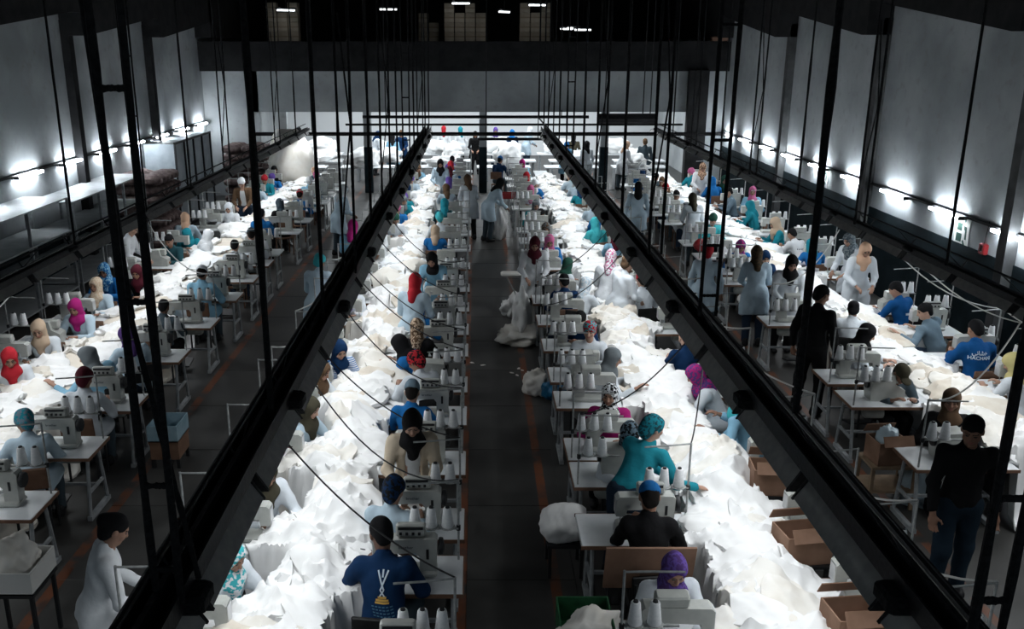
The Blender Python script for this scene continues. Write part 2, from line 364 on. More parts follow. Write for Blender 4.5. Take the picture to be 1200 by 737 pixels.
# cross pipes at the far end
for k, (py, px0, px1, rr, lab) in enumerate(((137, 425, 690, .05, 'upper black cross pipe at the far lintel'), (146, 405, 800, .035, 'thin black cross pipe below the far lintel'), (157, 300, 850, .06, 'thick black cross pipe where the light rails end'), (139, 700, 770, .16, 'short black duct below the far lintel'), (163, 560, 640, .045, 'short low black pipe beside the middle column'))):
    y = 29.7-.12*k if k else 30.35; a = atY(px0, py, y); b = atY(px1, py, y)
    tag(link('cross_pipe', MB().tube([(a[0]-b[0], 0, 0), (0, 0, 0)], rr, 8).mesh('cross_pipe', BLACK), None, (b[0], y, a[1])), lab, 'pipe')
    o_ = [q for q in COLL.objects if q.name.startswith('cross_pipe')][-1]; L_ = b[0]-a[0]; up_ = 2.84-a[1] if k == 0 else 6.69-a[1]
    for s_ in (.12, .88): link('hanger_rod', MB().box((-L_*s_, .06 if k == 0 else 0, up_/2), (.03, .03, up_)).mesh('hanger_rod', BLACK), o_)
# ------------------------------------------------------------------ people: one continuous signed-distance body per pose
def axis(lo, hi, h, fine):
    out = [lo]
    while out[-1] < hi:
        c = out[-1]; s = h
        for a, b, hf in fine:
            if a-1e-9 <= c < b: s = min(s, hf)
            elif c < a < c+s: s = max(hf, a-c)
        out.append(c+s)
    return np.array(out)
class SDF:
    def __init__(s, ax): s.a = ax; s.D = np.full([len(x) for x in ax], .15, np.float32)
    def sub(s, lo, hi, m):
        sl = []
        for x, l, h in zip(s.a, lo, hi):
            i0, i1 = np.searchsorted(x, [l-m, h+m]); sl.append(slice(i0, max(i1, i0+1)))
        return tuple(sl)
    def grid(s, sl): return [x[q].reshape([-1 if i == j else 1 for j in range(3)]) for i, (x, q) in enumerate(zip(s.a, sl))]
    def comb(s, sl, d, k):
        a = s.D[sl]
        if k > 0:
            h = np.clip(.5+.5*(a-d)/k, 0, 1); s.D[sl] = a*(1-h)+d*h-k*h*(1-h)
        else: s.D[sl] = np.minimum(a, d)
    def carve(s, sl, d, k):
        a = s.D[sl]; h = np.clip(.5-.5*(a+d)/max(k, 1e-6), 0, 1); s.D[sl] = a*(1-h)-d*h+k*h*(1-h)
    def cap(s, a, b, ra, rb, k=.03, clip=None):
        a = np.array(a, float); b = np.array(b, float); m = max(ra, rb)
        sl = s.sub(np.minimum(a, b)-m, np.maximum(a, b)+m, .06+k); x, y, z = s.grid(sl)
        ba = b-a; t = np.clip(((x-a[0])*ba[0]+(y-a[1])*ba[1]+(z-a[2])*ba[2])/max(ba@ba, 1e-9), 0, 1)
        d = np.sqrt((x-a[0]-t*ba[0])**2+(y-a[1]-t*ba[1])**2+(z-a[2]-t*ba[2])**2)-(ra+(rb-ra)*t)
        if clip is not None:
            c, n = clip; d = np.maximum(d, (x-c[0])*n[0]+(y-c[1])*n[1]+(z-c[2])*n[2])
        s.comb(sl, d, k); return s
    def ell_d(s, sl, c, r, M):
        x, y, z = s.grid(sl); x = x-c[0]; y = y-c[1]; z = z-c[2]
        if M is not None: x, y, z = [M[0][i]*x+M[1][i]*y+M[2][i]*z for i in range(3)]
        k0 = np.sqrt((x/r[0])**2+(y/r[1])**2+(z/r[2])**2); k1 = np.sqrt((x/r[0]**2)**2+(y/r[1]**2)**2+(z/r[2]**2)**2)+1e-9
        return k0*(k0-1)/k1
    def ell(s, c, r, k=.02, M=None, cut=False):
        m = max(r); sl = s.sub(np.array(c)-m, np.array(c)+m, .05+k); d = s.ell_d(sl, c, r, M)
        (s.carve if cut else s.comb)(sl, d, k); return s
    def plane(s, c, n, k=.004):
        x, y, z = s.grid((slice(None),)*3); d = (x-c[0])*n[0]+(y-c[1])*n[1]+(z-c[2])*n[2]; s.D = np.maximum(s.D, d); return s
    def folds(s, amp, f=26, seed=0):
        x, y, z = s.grid((slice(None),)*3); q = seed*1.7
        n = np.sin(f*x+3*np.sin(9*z+q)+q)*np.cos(f*.45*z+2*np.sin(7*y+q))+.6*np.sin(f*.8*y+2*np.sin(11*z)+q*2)*np.sin(f*.3*z+x*9)
        s.D = s.D+(amp*n).astype(np.float32); return s
    def net(s):
        X, Y, Z = s.a; D = s.D; D[0] = D[-1] = .1; D[:, 0] = D[:, -1] = .1; D[:, :, 0] = D[:, :, -1] = .1
        S = D < 0; c = np.zeros([n-1 for n in D.shape], np.int8); nx, ny, nz = c.shape
        for i in (0, 1):
            for j in (0, 1):
                for k in (0, 1): c += S[i:nx+i, j:ny+j, k:nz+k]
        act = np.argwhere((c > 0) & (c < 8)); idx = np.full(c.shape, -1, np.int32); idx[tuple(act.T)] = np.arange(len(act))
        P = np.zeros((len(act), 3)); W = np.zeros(len(act)); i, j, k = act.T
        for (a, b) in [((0,0,0),(1,0,0)),((0,1,0),(1,1,0)),((0,0,1),(1,0,1)),((0,1,1),(1,1,1)),((0,0,0),(0,1,0)),((1,0,0),(1,1,0)),((0,0,1),(0,1,1)),((1,0,1),(1,1,1)),((0,0,0),(0,0,1)),((1,0,0),(1,0,1)),((0,1,0),(0,1,1)),((1,1,0),(1,1,1))]:
            d0 = D[i+a[0], j+a[1], k+a[2]]; d1 = D[i+b[0], j+b[1], k+b[2]]; m = (d0 < 0) != (d1 < 0)
            t = np.where(m, d0/np.where(d0 == d1, 1, d0-d1), 0)
            p = np.stack([X[i+a[0]]*(1-t)+X[i+b[0]]*t, Y[j+a[1]]*(1-t)+Y[j+b[1]]*t, Z[k+a[2]]*(1-t)+Z[k+b[2]]*t], 1)
            P += p*m[:, None]; W += m
        P /= W[:, None]; F = []
        for ax in range(3):
            A = S[:-1] if ax == 0 else (S[:, :-1] if ax == 1 else S[:, :, :-1]); B = S[1:] if ax == 0 else (S[:, 1:] if ax == 1 else S[:, :, 1:])
            e = np.argwhere(A != B); 
            o1, o2 = [q for q in range(3) if q != ax]
            e = e[(e[:, o1] > 0) & (e[:, o2] > 0) & (e[:, o1] < D.shape[o1]-1) & (e[:, o2] < D.shape[o2]-1)]
            q = []
            for u, v in ((0, 0), (1, 0), (1, 1), (0, 1)):
                f = e.copy(); f[:, o1] -= u; f[:, o2] -= v; q.append(idx[tuple(f.T)])
            q = np.stack(q, 1); flip = A[tuple(e.T)]
            if ax == 1: flip = ~flip
            q[~flip] = q[~flip][:, ::-1]; F.append(q)
        return P, np.concatenate(F)
def mk(name, P, F, mats, mi=None):
    F = F[(F >= 0).all(1)]
    me = bpy.data.meshes.new(name); n = len(F); me.vertices.add(len(P)); me.vertices.foreach_set('co', np.asarray(P, np.float32).ravel())
    me.loops.add(4*n); me.loops.foreach_set('vertex_index', F.ravel().astype(np.int32)); me.polygons.add(n)
    me.polygons.foreach_set('loop_start', np.arange(0, 4*n, 4, dtype=np.int32))
    try: me.polygons.foreach_set('loop_total', np.full(n, 4, np.int32))
    except Exception: pass
    for m in mats: me.materials.append(m)
    if mi is not None: me.polygons.foreach_set('material_index', mi.astype(np.int32))
    me.polygons.foreach_set('use_smooth', np.ones(n, bool)); me.update(calc_edges=True); me.validate(); return me

def rotm(ax, a):
    c, s = math.cos(a), math.sin(a)
    return np.array({'x': [[1, 0, 0], [0, c, -s], [0, s, c]], 'y': [[c, 0, s], [0, 1, 0], [-s, 0, c]], 'z': [[c, -s, 0], [s, c, 0], [0, 0, 1]]}[ax])
# pose: seated?, lean, side lean, head bend, head yaw, right hand, left hand (local, x right, y forward)
POSES = {
 'sew':    (1, 14, 0, 26, 0, (.16, .42, .80), (-.10, .46, .80)),
 'sewleft': (1, 18, -3, 30, 28, (.10, .44, .80), (-.22, .42, .80)),
 'stoop':  (1, 34, 0, 34, 0, (.15, .52, .80), (-.12, .54, .80)),
 'reachl': (1, 20, -14, 20, 50, (.02, .46, .82), (-.58, .30, .86)),
 'reachr': (1, 22, 12, 16, -38, (.56, .34, .88), (.10, .48, .82)),
 'upright': (1, 4, 0, 6, -12, (.18, .36, .80), (-.14, .38, .80)),
 'work':   (0, 14, 0, 30, 0, (.14, .36, .95), (-.12, .38, .95)),
 'bend':   (0, 32, 0, 30, 0, (.16, .46, .86), (-.14, .50, .86)),
 'leanr':  (0, 40, 6, 8, -30, (.50, .48, .93), (.22, .56, .90)),
 'stand':  (0, 2, 0, 6, 0, (.27, .06, .80), (-.27, .08, .80)),
 'watch':  (0, 3, 0, 18, -20, (.24, .16, .82), (-.28, .04, .80)),
}
def unit(v): v = np.array(v, float); return v/np.linalg.norm(v)
def joints(pn):
    seat, lean, sl, hb, hy, hr, hl = POSES[pn]; J = {}
    pz = .53 if seat else .90; Pp = np.array([0, 0, pz]); M = rotm('y', R(sl)) @ rotm('x', -R(lean))
    up = M @ np.array([0, 0, 1.]); rt = M @ np.array([1., 0, 0]); fw = M @ np.array([0, 1., 0])
    J['P'] = Pp; J['W'] = Pp+.18*up; J['C'] = Pp+.36*up; J['N'] = Pp+.50*up; J['up'] = up; J['rt'] = rt; J['fw'] = fw
    H = rotm('z', R(hy)) @ rotm('x', -R(hb)); J['HM'] = H; hu = H @ np.array([0, 0, 1.])
    J['H'] = J['N']+.06*unit(up+hu)+.115*unit(hu+.25*up); J['seat'] = seat
    for s, t in ((1, hr), (-1, hl)):
        S = Pp+.455*up+s*.175*rt; t = np.array(t, float); d = t-S; L = np.linalg.norm(d); l1, l2 = .285, .255
        if L > (l1+l2)*.98: t = S+d/L*(l1+l2)*.98; d = t-S; L = np.linalg.norm(d)
        a = (l1*l1-l2*l2+L*L)/(2*L); h = math.sqrt(max(l1*l1-a*a, 0)); pole = np.array([s*.6, -.45, -.75]); dn = d/L
        pole = pole-(pole@dn)*dn; pole /= np.linalg.norm(pole)
        J['S%d' % s] = S; J['E%d' % s] = S+dn*a+pole*h; J['T%d' % s] = t
        hp = Pp+np.array([s*.088, 0, -.01])
        if seat: kn = np.array([s*.13, .41, .50]); an = np.array([s*.13, .36, .09])
        else:
            st = .06*s if pn == 'watch' else .02*s; kn = np.array([s*.105, .03+st, .48]); an = np.array([s*.11, -.02+st, .08])
        J['h%d' % s] = hp; J['k%d' % s] = kn; J['a%d' % s] = an
    return J
JT = {k: joints(k) for k in POSES}
def grid_for(J, fine, h=.017, hands=True):
    pts = np.array([v for k, v in J.items() if k[0] in 'PWCNHSETka' and k != 'HM'])
    lo = pts.min(0)-.24; hi = pts.max(0)+.24; lo[2] = -.02; hi[2] = J['H'][2]+.2; ax = []
    for i in range(3):
        f = [(J['H'][i]-.14, J['H'][i]+.15, fine)]
        if hands:
            for s in (1, -1): f.append((J['T%d' % s][i]-.11, J['T%d' % s][i]+.13, fine*1.15))
        ax.append(axis(lo[i], hi[i], h, f))
    return SDF(ax)
def head_pt(J, p): return J['H']+J['HM'] @ np.array(p)
def body_mesh(pn, fine):
    J = JT[pn]; f = grid_for(J, fine); up, rt, fw = J['up'], J['rt'], J['fw']; M = np.stack([rt, fw, up], 1)
    f.ell(J['P']+.02*up, (.155, .115, .13), .05, M); f.ell(J['W'], (.125, .09, .16), .06, M); f.ell(J['C'], (.15, .105, .16), .06, M)
    f.cap(J['S1']*.92+J['S-1']*.08-.01*up, J['S-1']*.92+J['S1']*.08-.01*up, .05, .05, .05); f.cap(J['N']-.04*up, J['H']-.03*(J['HM'] @ np.array([0, 0, 1.])), .052, .046, .03)
    for s in (1, -1):
        S, E, T = [J[k+str(s)] for k in 'SET']; f.cap(S*.96+J['C']*.04, E, .046, .036, .03); f.cap(E, T, .038, .025, .02)
        f.cap(J['h%d' % s], J['k%d' % s], .078, .052, .04); f.cap(J['k%d' % s], J['a%d' % s], .05, .034, .03)
        f.cap(J['a%d' % s]+np.array([0, -.03, -.045]), J['a%d' % s]+np.array([0, .09, -.048]), .028, .02, .02)
        d = unit(T-E); dn = np.array([0, 0, -1.]) if abs(d[2]) < .8 else np.array([0, 1., 0]); dn = unit(dn-(dn@d)*d); sd = np.cross(d, dn)*(1 if s > 0 else 1)
        PM = np.stack([sd, d, dn], 1); pc = T+d*.055; f.ell(pc, (.040, .058, .018), .012, PM)
        inn = -sd if (sd @ rt)*s > 0 else sd
        for q, (o, l) in enumerate(((-.029, .070), (-.010, .080), (.010, .076), (.028, .060))):
            b = pc+d*.045+inn*(-o); m = b+(d*.8+dn*.45)*l*.55; e = m+(d*.35+dn*.85)*l*.45; f.cap(b, m, .0092, .0085, .006); f.cap(m, e, .0085, .0075, .004)
        b = pc-d*.015+inn*.034; m = b+(inn*.75+d*.55+dn*.3)*.034; e = m+(d*.8+inn*.2+dn*.5)*.032; f.cap(b, m, .012, .0105, .008); f.cap(m, e, .0105, .0085, .004)
    HM = J['HM']; hp = lambda *p: head_pt(J, p)
    f.ell(hp(0, -.012, .035), (.076, .097, .086), .02, HM); f.ell(hp(0, .018, -.035), (.062, .074, .08), .035, HM); f.ell(hp(0, .062, -.088), (.026, .024, .022), .025, HM)
    f.ell(hp(0, .078, .028), (.05, .016, .012), .018, HM)                       # brow
    for s in (1, -1):
        f.ell(hp(s*.031, .094, .006), (.019, .014, .012), .012, HM, True); f.ell(hp(s*.031, .079, .005), (.0145, .0135, .0115), .003, HM)
        f.ell(hp(s*.042, .066, -.03), (.024, .02, .022), .02, HM); f.ell(hp(s*.077, -.006, -.004), (.011, .021, .033), .008, HM)
    f.cap(hp(0, .088, .012), hp(0, .107, -.027), .0085, .0125, .012); f.ell(hp(0, .097, -.032), (.018, .012, .009), .008, HM)
    f.ell(hp(0, .086, -.057), (.024, .010, .0065), .006, HM); f.ell(hp(0, .083, -.068), (.020, .010, .0065), .006, HM)
    P, F = f.net(); q = (P-J['H']) @ HM; C = q[F].mean(1); Wc = P[F].mean(1)
    mi = np.zeros(len(F), int); x, y, z = np.abs(C[:, 0]), C[:, 1], C[:, 2]
    mi[(np.abs(x-.031) < .0125) & (np.abs(z-.005) < .007) & (y > .075)] = 1
    mi[(np.abs(x-.031) < .021) & (np.abs(z-.026) < .0055) & (y > .07)] = 2
    mi[(x < .021) & (z > -.072) & (z < -.053) & (y > .083)] = 3
    tor = ((Wc-J['P']) @ up); lim = tor < .47
    near = np.min([np.linalg.norm(Wc-(J['E%d' % s]*.5+J['T%d' % s]*.5), axis=1) for s in (1, -1)], 0)
    mi[lim & (np.abs((Wc-J['P']) @ rt) < .16) & (Wc[:, 2] > .45) & (np.linalg.norm(C, axis=1) > .16) & (near > .2) & (np.min([np.linalg.norm(Wc-J['T%d' % s], axis=1) for s in (1, -1)], 0) > .2)] = 4
    return mk('body', P, F, [SKIN, EYE, BROW, LIP, SHIRT], mi)
def coat_mesh(pn, kind):
    J = JT[pn]; f = grid_for(J, .0165, .0165, False); up, rt, fw = J['up'], J['rt'], J['fw']; M = np.stack([rt, fw, up], 1); seat = J['seat']
    f.ell(J['P']+.03*up, (.168, .128, .14), .06, M); f.ell(J['W'], (.148, .112, .18), .06, M); f.ell(J['C'], (.165, .122, .17), .06, M)
    f.cap(J['S1']*.93+J['S-1']*.07-.02*up, J['S-1']*.93+J['S1']*.07-.02*up, .068, .068, .05)
    f.cap(J['N']-.06*up, J['N']+.035*up, .08, .064, .03)
    for s in (1, -1):
        S, E, T = [J[k+str(s)] for k in 'SET']; d = unit(T-E)
        f.cap(S*.985+J['C']*.015, E, .068, .053, .035); f.cap(E, T, .053, .042, .025, (T-d*.02, d))
    if kind == 'coat':
        if seat:
            for s in (1, -1): f.cap(J['h%d' % s]+np.array([0, 0, .02]), J['k%d' % s]*.85+J['h%d' % s]*.15+np.array([0, 0, .02]), .115, .1, .06)
        else:
            for s in (1, -1): f.cap(J['h%d' % s], J['h%d' % s]*.25+J['k%d' % s]*.75+np.array([.03*s, 0, 0]), .135, .125, .08)
            f.plane((0, 0, .54), (0, 0, -1))
    elif not seat: f.plane((0, 0, .80), (0, 0, -1))
    f.folds(.0065, 27, len(pn)); f.folds(.003, 55, 4)
    f.cap(J['N']-.015*up+fw*.02, J['H'], .058, .055, 0) if False else None
    f.ell(J['N']+.075*up+.035*fw, (.056, .066, .062), .008, M, True)
    if kind == 'cardigan':
        f.ell(J['C']+.16*fw-.02*up, (.07, .14, .36), .02, M, True); f.ell(J['W']+.16*fw, (.085, .14, .3), .02, M, True)
    P, F = f.net(); return mk('coat', P, F, [SHIRT])
def trouser_mesh(pn):
    J = JT[pn]; f = grid_for(J, .02, .02, False)
    f.ell(J['P'], (.165, .13, .13), .05)
    for s in (1, -1):
        f.cap(J['h%d' % s], J['k%d' % s], .098, .072, .05); a = J['a%d' % s]; f.cap(J['k%d' % s], a, .072, .06, .04, (a, (0, 0, -1)))
    f.folds(.004, 20, 2); P, F = f.net(); return mk('trousers', P, F, [SHIRT])
def shoe_mesh():
    f = SDF([axis(-.08, .08, .011, []), axis(-.14, .2, .011, []), axis(-.02, .16, .011, [])])
    f.cap((0, -.04, .048), (0, .11, .04), .05, .045, .02); f.cap((0, -.05, .05), (0, -.045, .1), .045, .045, .02); f.plane((0, 0, 0.003), (0, 0, -1)); P, F = f.net()
    return mk('shoe', P, F, [BLACK])
def head_mesh(pn, kind):
    J = JT[pn]; HM = J['HM']; up, fw, rt = J['up'], J['fw'], J['rt']; hp = lambda *p: head_pt(J, p)
    H = J['H']; lo = H-np.array([.27, .27, .40]); hi = H+np.array([.27, .27, .22]); hh = .0115
    f = SDF([axis(lo[i], hi[i], hh, []) for i in range(3)])
    if kind in ('hijab', 'hood'):
        f.ell(hp(0, -.012, .03), (.095, .118, .105), .02, HM); f.ell(hp(0, -.01, -.05), (.088, .1, .09), .04, HM)
        f.cap(hp(0, -.01, -.08), J['N']+.0*up, .075, .085, .04); f.ell(J['N']-.03*up+.035*fw, (.135 if kind == 'hijab' else .12, .115, .075), .05, np.stack([rt, fw, up], 1))
        if kind == 'hijab': f.cap(J['N']+.06*fw, J['C']+.115*fw, .075, .05, .05); f.cap(J['N']-.06*fw, J['C']+.05*up-.09*fw, .07, .06, .05)
        f.folds(.005, 38, 3)
        f.ell(hp(0, .10, -.018), (.057, .07, .077), .012, HM, True)
        f.cap(J['N']-.1*up, hp(0, 0, -.02), .045, .05, 0) if False else None
    elif kind == 'turban':
        f.ell(hp(0, -.014, .04), (.096, .118, .1), .02, HM); f.ell(hp(0, -.07, -.03), (.075, .06, .085), .03, HM); f.ell(hp(0, -.105, -.02), (.05, .04, .045), .04, HM); f.folds(.005, 44, 5)
        f.ell(hp(0, .12, -.05), (.08, .09, .085), .012, HM, True)
    elif kind in ('short', 'bun', 'long'):
        f.ell(hp(0, -.016, .04), (.083, .102, .09), .01, HM)
        if kind == 'short': f.ell(hp(0, -.07, -.02), (.07, .04, .07), .03, HM)
        if kind == 'bun': f.ell(hp(0, -.1, .05), (.06, .055, .055), .03, HM); f.ell(hp(0, -.06, -.02), (.085, .055, .08), .03, HM)
        if kind == 'long': f.cap(hp(0, -.06, 0), hp(0, -.08, -.2), .085, .09, .05); f.cap(hp(0, -.08, -.2), hp(0, -.06, -.3), .09, .05, .04)
        f.folds(.0025, 70, 1); f.ell(hp(0, .115, -.045), (.085, .1, .085), .008, HM, True)
    elif kind in ('cap', 'beanie'):
        f.ell(hp(0, -.014, .045), (.088, .106, .092), .01, HM)
        if kind == 'beanie': f.ell(hp(0, -.02, .075), (.075, .09, .085), .03, HM); f.folds(.002, 90, 1)
        c = hp(0, 0, .02); n = HM @ unit((0, -.25, -1)); f.plane(c, n)
        if kind == 'cap': f.ell(hp(0, .13, .03), (.07, .075, .012), .012, HM)
    P, F = f.net(); return mk({'hijab': 'headscarf', 'hood': 'hood', 'turban': 'headscarf', 'short': 'hair', 'bun': 'hair', 'long': 'hair', 'cap': 'cap', 'beanie': 'beanie'}[kind], P, F, [SHIRT])
SKIN = plain('skin', (.34, .19, .13), .6); EYE = plain('eye', (.015, .012, .01), .3); BROW = plain('brow', (.03, .02, .015), .8); LIP = plain('lip', (.3, .11, .09), .5); SHIRT = cloth((.62, .64, .66))
SKINS = [SKIN, plain('skin_tan', (.27, .14, .09), .6), plain('skin_light', (.42, .25, .18), .6), plain('skin_brown', (.14, .07, .045), .6)]
_pm = {}; HAIRM = cloth((.012, .01, .009))
def pmesh(fn, *a):
    k = (fn.__name__,)+a
    if k not in _pm: _pm[k] = fn(*a)
    return _pm[k]
def dress(o, mats):
    for i, m in enumerate(mats):
        if m is not None: o.material_slots[i].link = 'OBJECT'; o.material_slots[i].material = m
def person(loc, rz, pose, coat, coatmat, head, headmat, label, trmat, shirt=None, skin=0, scale=1.0, fine=.011, group=None):
    o = thing('person', label, 'person', loc, rz, group); o.scale = (scale,)*3
    b = link('body', pmesh(body_mesh, pose, fine), o); dress(b, [SKINS[skin], None, None, None, shirt or SHIRT])
    c = link('coat' if coat == 'coat' else ('cardigan' if coat == 'cardigan' else 'jacket'), pmesh(coat_mesh, pose, coat), o); dress(c, [coatmat])
    t = link('trousers', pmesh(trouser_mesh, pose), o); dress(t, [trmat])
    if head:
        if head in ('cap', 'beanie'): link('hair', pmesh(head_mesh, pose, 'short'), o); dress(COLL.objects[-1], [HAIRM])
        h = link('headwear', pmesh(head_mesh, pose, head), o); h.name = h.data.name; dress(h, [headmat])
    J = JT[pose]
    for s in (1, -1): link('shoe', pmesh(shoe_mesh), o, tuple(J['a%d' % s]*np.array([1, 1, 0])))
    return o, c
# ------------------------------------------------------------------ sewing stations (operator on the -y side, machine pillar and stand at +x)
TT = .75
def m_table():
    L = []
    L.append(('tabletop', MB().box((-.025, 0, TT-.018), (1.05, .56, .036), bev=.006).mesh('tabletop', LAM), (0, 0, 0), 0))
    e = MB(); e.box((-.025, -.284, TT-.02), (1.06, .008, .034)); e.box((-.025, .284, TT-.02), (1.06, .008, .034)); e.box((.504, 0, TT-.02), (.008, .56, .034))
    L.append(('edge_band', e.mesh('edge_band', WOOD), (0, 0, 0), 0))
    leg = MB().tube([(0, -.13, TT-.03), (0, -.235, .03)], .02, 6); leg.tube([(0, .13, TT-.03), (0, .235, .03)], .02, 6); leg.box((0, 0, .025), (.05, .52, .05)); leg.box((0, 0, .30), (.03, .36, .03))
    lm = leg.mesh('leg_frame', STEEL)
    for x in (-.44, .42): L.append(('leg_frame', lm, (x, 0, 0), 0))
    L.append(('cross_bar', MB().box((-.01, 0, .31), (.85, .03, .03)).mesh('cross_bar', STEEL), (0, 0, 0), 0))
    L.append(('treadle', MB().box((-.1, -.02, .1), (.36, .26, .02), rx=.2).mesh('treadle', DKMETAL), (0, 0, 0), 0))
    mo = MB().lathe([(.02, -.13), (.075, -.11), (.075, .09), (.05, .12), (.02, .13)], (.15, .08, .6), 12, 'X'); mo.box((.15, .08, .69), (.1, .1, .07))
    L.append(('motor', mo.mesh('motor', CREAM, True), (0, 0, 0), 0))
    return L
T_TABLE = m_table()
def m_machine():
    L = []
    b = MB().box((.04, .02, TT+.028), (.50, .18, .055), bev=.015); L.append(('bed', b.mesh('bed', CREAM, True), (0, 0, 0), 0))
    z = TT+.05   # pillar, arm and head as one casting
    a = MB().prism([(.15, z), (.285, z), (.295, z+.27), (.27, z+.295), (-.20, z+.285), (-.225, z+.26), (-.225, z+.10), (-.14, z+.10), (-.13, z+.16), (.12, z+.17), (.15, z+.13)], -.045, .075)
    L.append(('arm', a.mesh('arm', CREAM), (0, 0, 0), 0))
    L.append(('face_plate', MB().box((-.228, .015, z+.185), (.008, .1, .15), bev=.004).mesh('face_plate', SILVER), (0, 0, 0), 0))
    L.append(('needle_bar', MB().tube([(-.18, .015, z+.1), (-.18, .015, z+.012)], .006, 6).mesh('needle_bar', SILVER), (0, 0, 0), 0))
    L.append(('presser_foot', MB().box((-.18, .0, z+.02), (.02, .045, .02)).mesh('presser_foot', SILVER), (0, 0, 0), 0))
    L.append(('hand_wheel', MB().lathe([(.02, 0), (.07, .004), (.075, .02), (.07, .04), (.03, .05)], (.298, .015, z+.2), 14, 'X').mesh('hand_wheel', DKMETAL, True), (0, 0, 0), 0))
    L.append(('tension_dial', MB().lathe([(.022, 0), (.022, .02), (.008, .035)], (-.12, -.047, z+.2), 10, 'Y').mesh('tension_dial', SILVER, True), (0, 0, 0), 0))
    L.append(('slot', MB().box((.215, -.047, z+.16), (.022, .006, .09)).mesh('slot', DKMETAL), (0, 0, 0), 0))
    p = MB().box((.08, .03, z+.345), (.24, .10, .10), bev=.012, rx=-.25); L.append(('control_panel', p.mesh('control_panel', CREAM), (0, 0, 0), 0))
    q = MB()
    for k in range(4): q.box((.0+.05*k, -.028, z+.335), (.022, .012, .022))
    q.box((.08, -.018, z+.378), (.2, .012, .02)); L.append(('buttons', q.mesh('buttons', DKMETAL), (0, 0, 0), 0))
    return L
T_MACH = m_machine()
def m_over():      # block shaped overlocker
    L = []; z = TT
    L.append(('body', MB().prism([(-.2, z), (.2, z), (.22, z+.12), (.2, z+.30), (-.05, z+.32), (-.08, z+.2), (-.2, z+.14)], -.1, .1).mesh('body', CREAM), (0, 0, 0), 0))
    L.append(('front_cover', MB().box((.03, -.104, z+.09), (.3, .01, .12), bev=.004).mesh('front_cover', PLAST), (0, 0, 0), 0))
    L.append(('head', MB().box((-.1, -.02, z+.26), (.1, .12, .12), bev=.012).mesh('head', CREAM), (0, 0, 0), 0))
    L.append(('needle_bar', MB().tube([(-.13, -.03, z+.2), (-.13, -.03, z+.14)], .007, 6).mesh('needle_bar', SILVER), (0, 0, 0), 0))
    L.append(('hand_wheel', MB().lathe([(.02, 0), (.06, .004), (.06, .03), (.02, .035)], (.215, 0, z+.2), 12, 'X').mesh('hand_wheel', DKMETAL, True), (0, 0, 0), 0))
    q = MB()
    for k in range(3): q.lathe([(.013, 0), (.013, .015)], (-.02+.07*k, -.1, z+.24), 8, 'Y')
    L.append(('tension_dial', q.mesh('tension_dial', SILVER), (0, 0, 0), 0))
    return L
T_OVER = m_over()
FARM = MB(); z = TT+.05
FARM.box((.04, .02, TT+.028), (.50, .18, .055)); FARM.prism([(.15, z), (.285, z), (.295, z+.29), (-.225, z+.28), (-.225, z+.10), (-.14, z+.10), (-.13, z+.16), (.15, z+.15)], -.045, .075); FARM.box((.08, .03, z+.345), (.24, .10, .10))
FARM = FARM.mesh('sewing_machine', CREAM)
# thread stand: pole, top arm, plates; base on the table's back corner
STX, STY = .46, .22
def m_stand(n, h):
    L = [('pole', MB().tube([(0, 0, 0), (0, 0, h)], .010, 7).mesh('pole', WPIPE, True), (0, 0, 0), 0)]
    L.append(('top_arm', MB().tube([(0, 0, h-.01), (-.2, -.02, h-.02), (-.42, -.03, h-.03)], .008, 6).mesh('top_arm', WPIPE, True), (0, 0, 0), 0))
    L.append(('plate_arm', MB().box((-.2, -.01, h-.44), (.4, .02, .015)).mesh('plate_arm', WPIPE), (0, 0, 0), 0))
    L.append(('clamp', MB().box((0, 0, h-.44), (.035, .035, .05), bev=.006).mesh('clamp', DKMETAL), (0, 0, 0), 0))
    pl = MB().lathe([(.012, -.004), (.064, 0), (.066, .006), (.012, .004), (.006, .01), (.006, .09)], n=12).mesh('plate', WPIPE, True)
    for k in range(n): L.append(('plate', pl, (-.09-.135*k, -.01, h-.43), 0))
    return L
STANDS = {(n, h): m_stand(n, h) for n in (2, 3) for h in (.74, .66)}
STF = {}
for n in (2, 3):
    m = MB().tube([(0, 0, 0), (0, 0, .7)], .012, 5); m.tube([(0, 0, .7), (-.42, -.03, .68)], .01, 4); m.box((-.2, -.01, .27), (.4, .04, .015)); STF[n] = m.mesh('thread_stand', WPIPE)
CONE_ = MB().lathe([(.046, 0), (.052, .01), (.034, .165), (.03, .172)], n=12).mesh('thread', CONEM, True)
CONEF = MB().lathe([(.052, 0), (.034, .17)], n=8).mesh('thread_cone', CONEM, True)
CTIP = MB().lathe([(.02, .171), (.017, .185), (.012, .186)], n=8).mesh('tip', DKMETAL, True)
CONEY = MB().lathe([(.046, 0), (.052, .01), (.034, .165), (.03, .172)], n=12).mesh('thread', CONEC, True)
def cone(x, y, z, label, group, far, yellow=False):
    if far: return thing('thread_cone', label, 'thread', (x, y, z), 0, group, CONEF)
    o = thing('thread_cone', label, 'thread', (x, y, z), 0, group); link('thread', CONEY if yellow else CONE_, o); link('tip', CTIP, o); return o
def m_chair(mat):
    L = [('seat', MB().box((0, 0, .415), (.36, .34, .03), bev=.01).mesh('seat', mat), (0, 0, 0), 0), ('backrest', MB().box((0, -.2, .72), (.38, .025, .24), bev=.01, rx=.1).mesh('backrest', mat), (0, 0, 0), 0)]
    lg = MB().tube([(0, 0, .4), (0, 0, 0)], .014, 6).mesh('leg', DKMETAL); lb = MB().tube([(0, -.03, .78), (0, 0, .42), (0, 0, 0)], .014, 6).mesh('leg', DKMETAL)
    for sx in (-.16, .16): L += [('leg', lg, (sx, .15, 0), 0), ('leg', lb, (sx, -.16, 0), 0)]
    return L
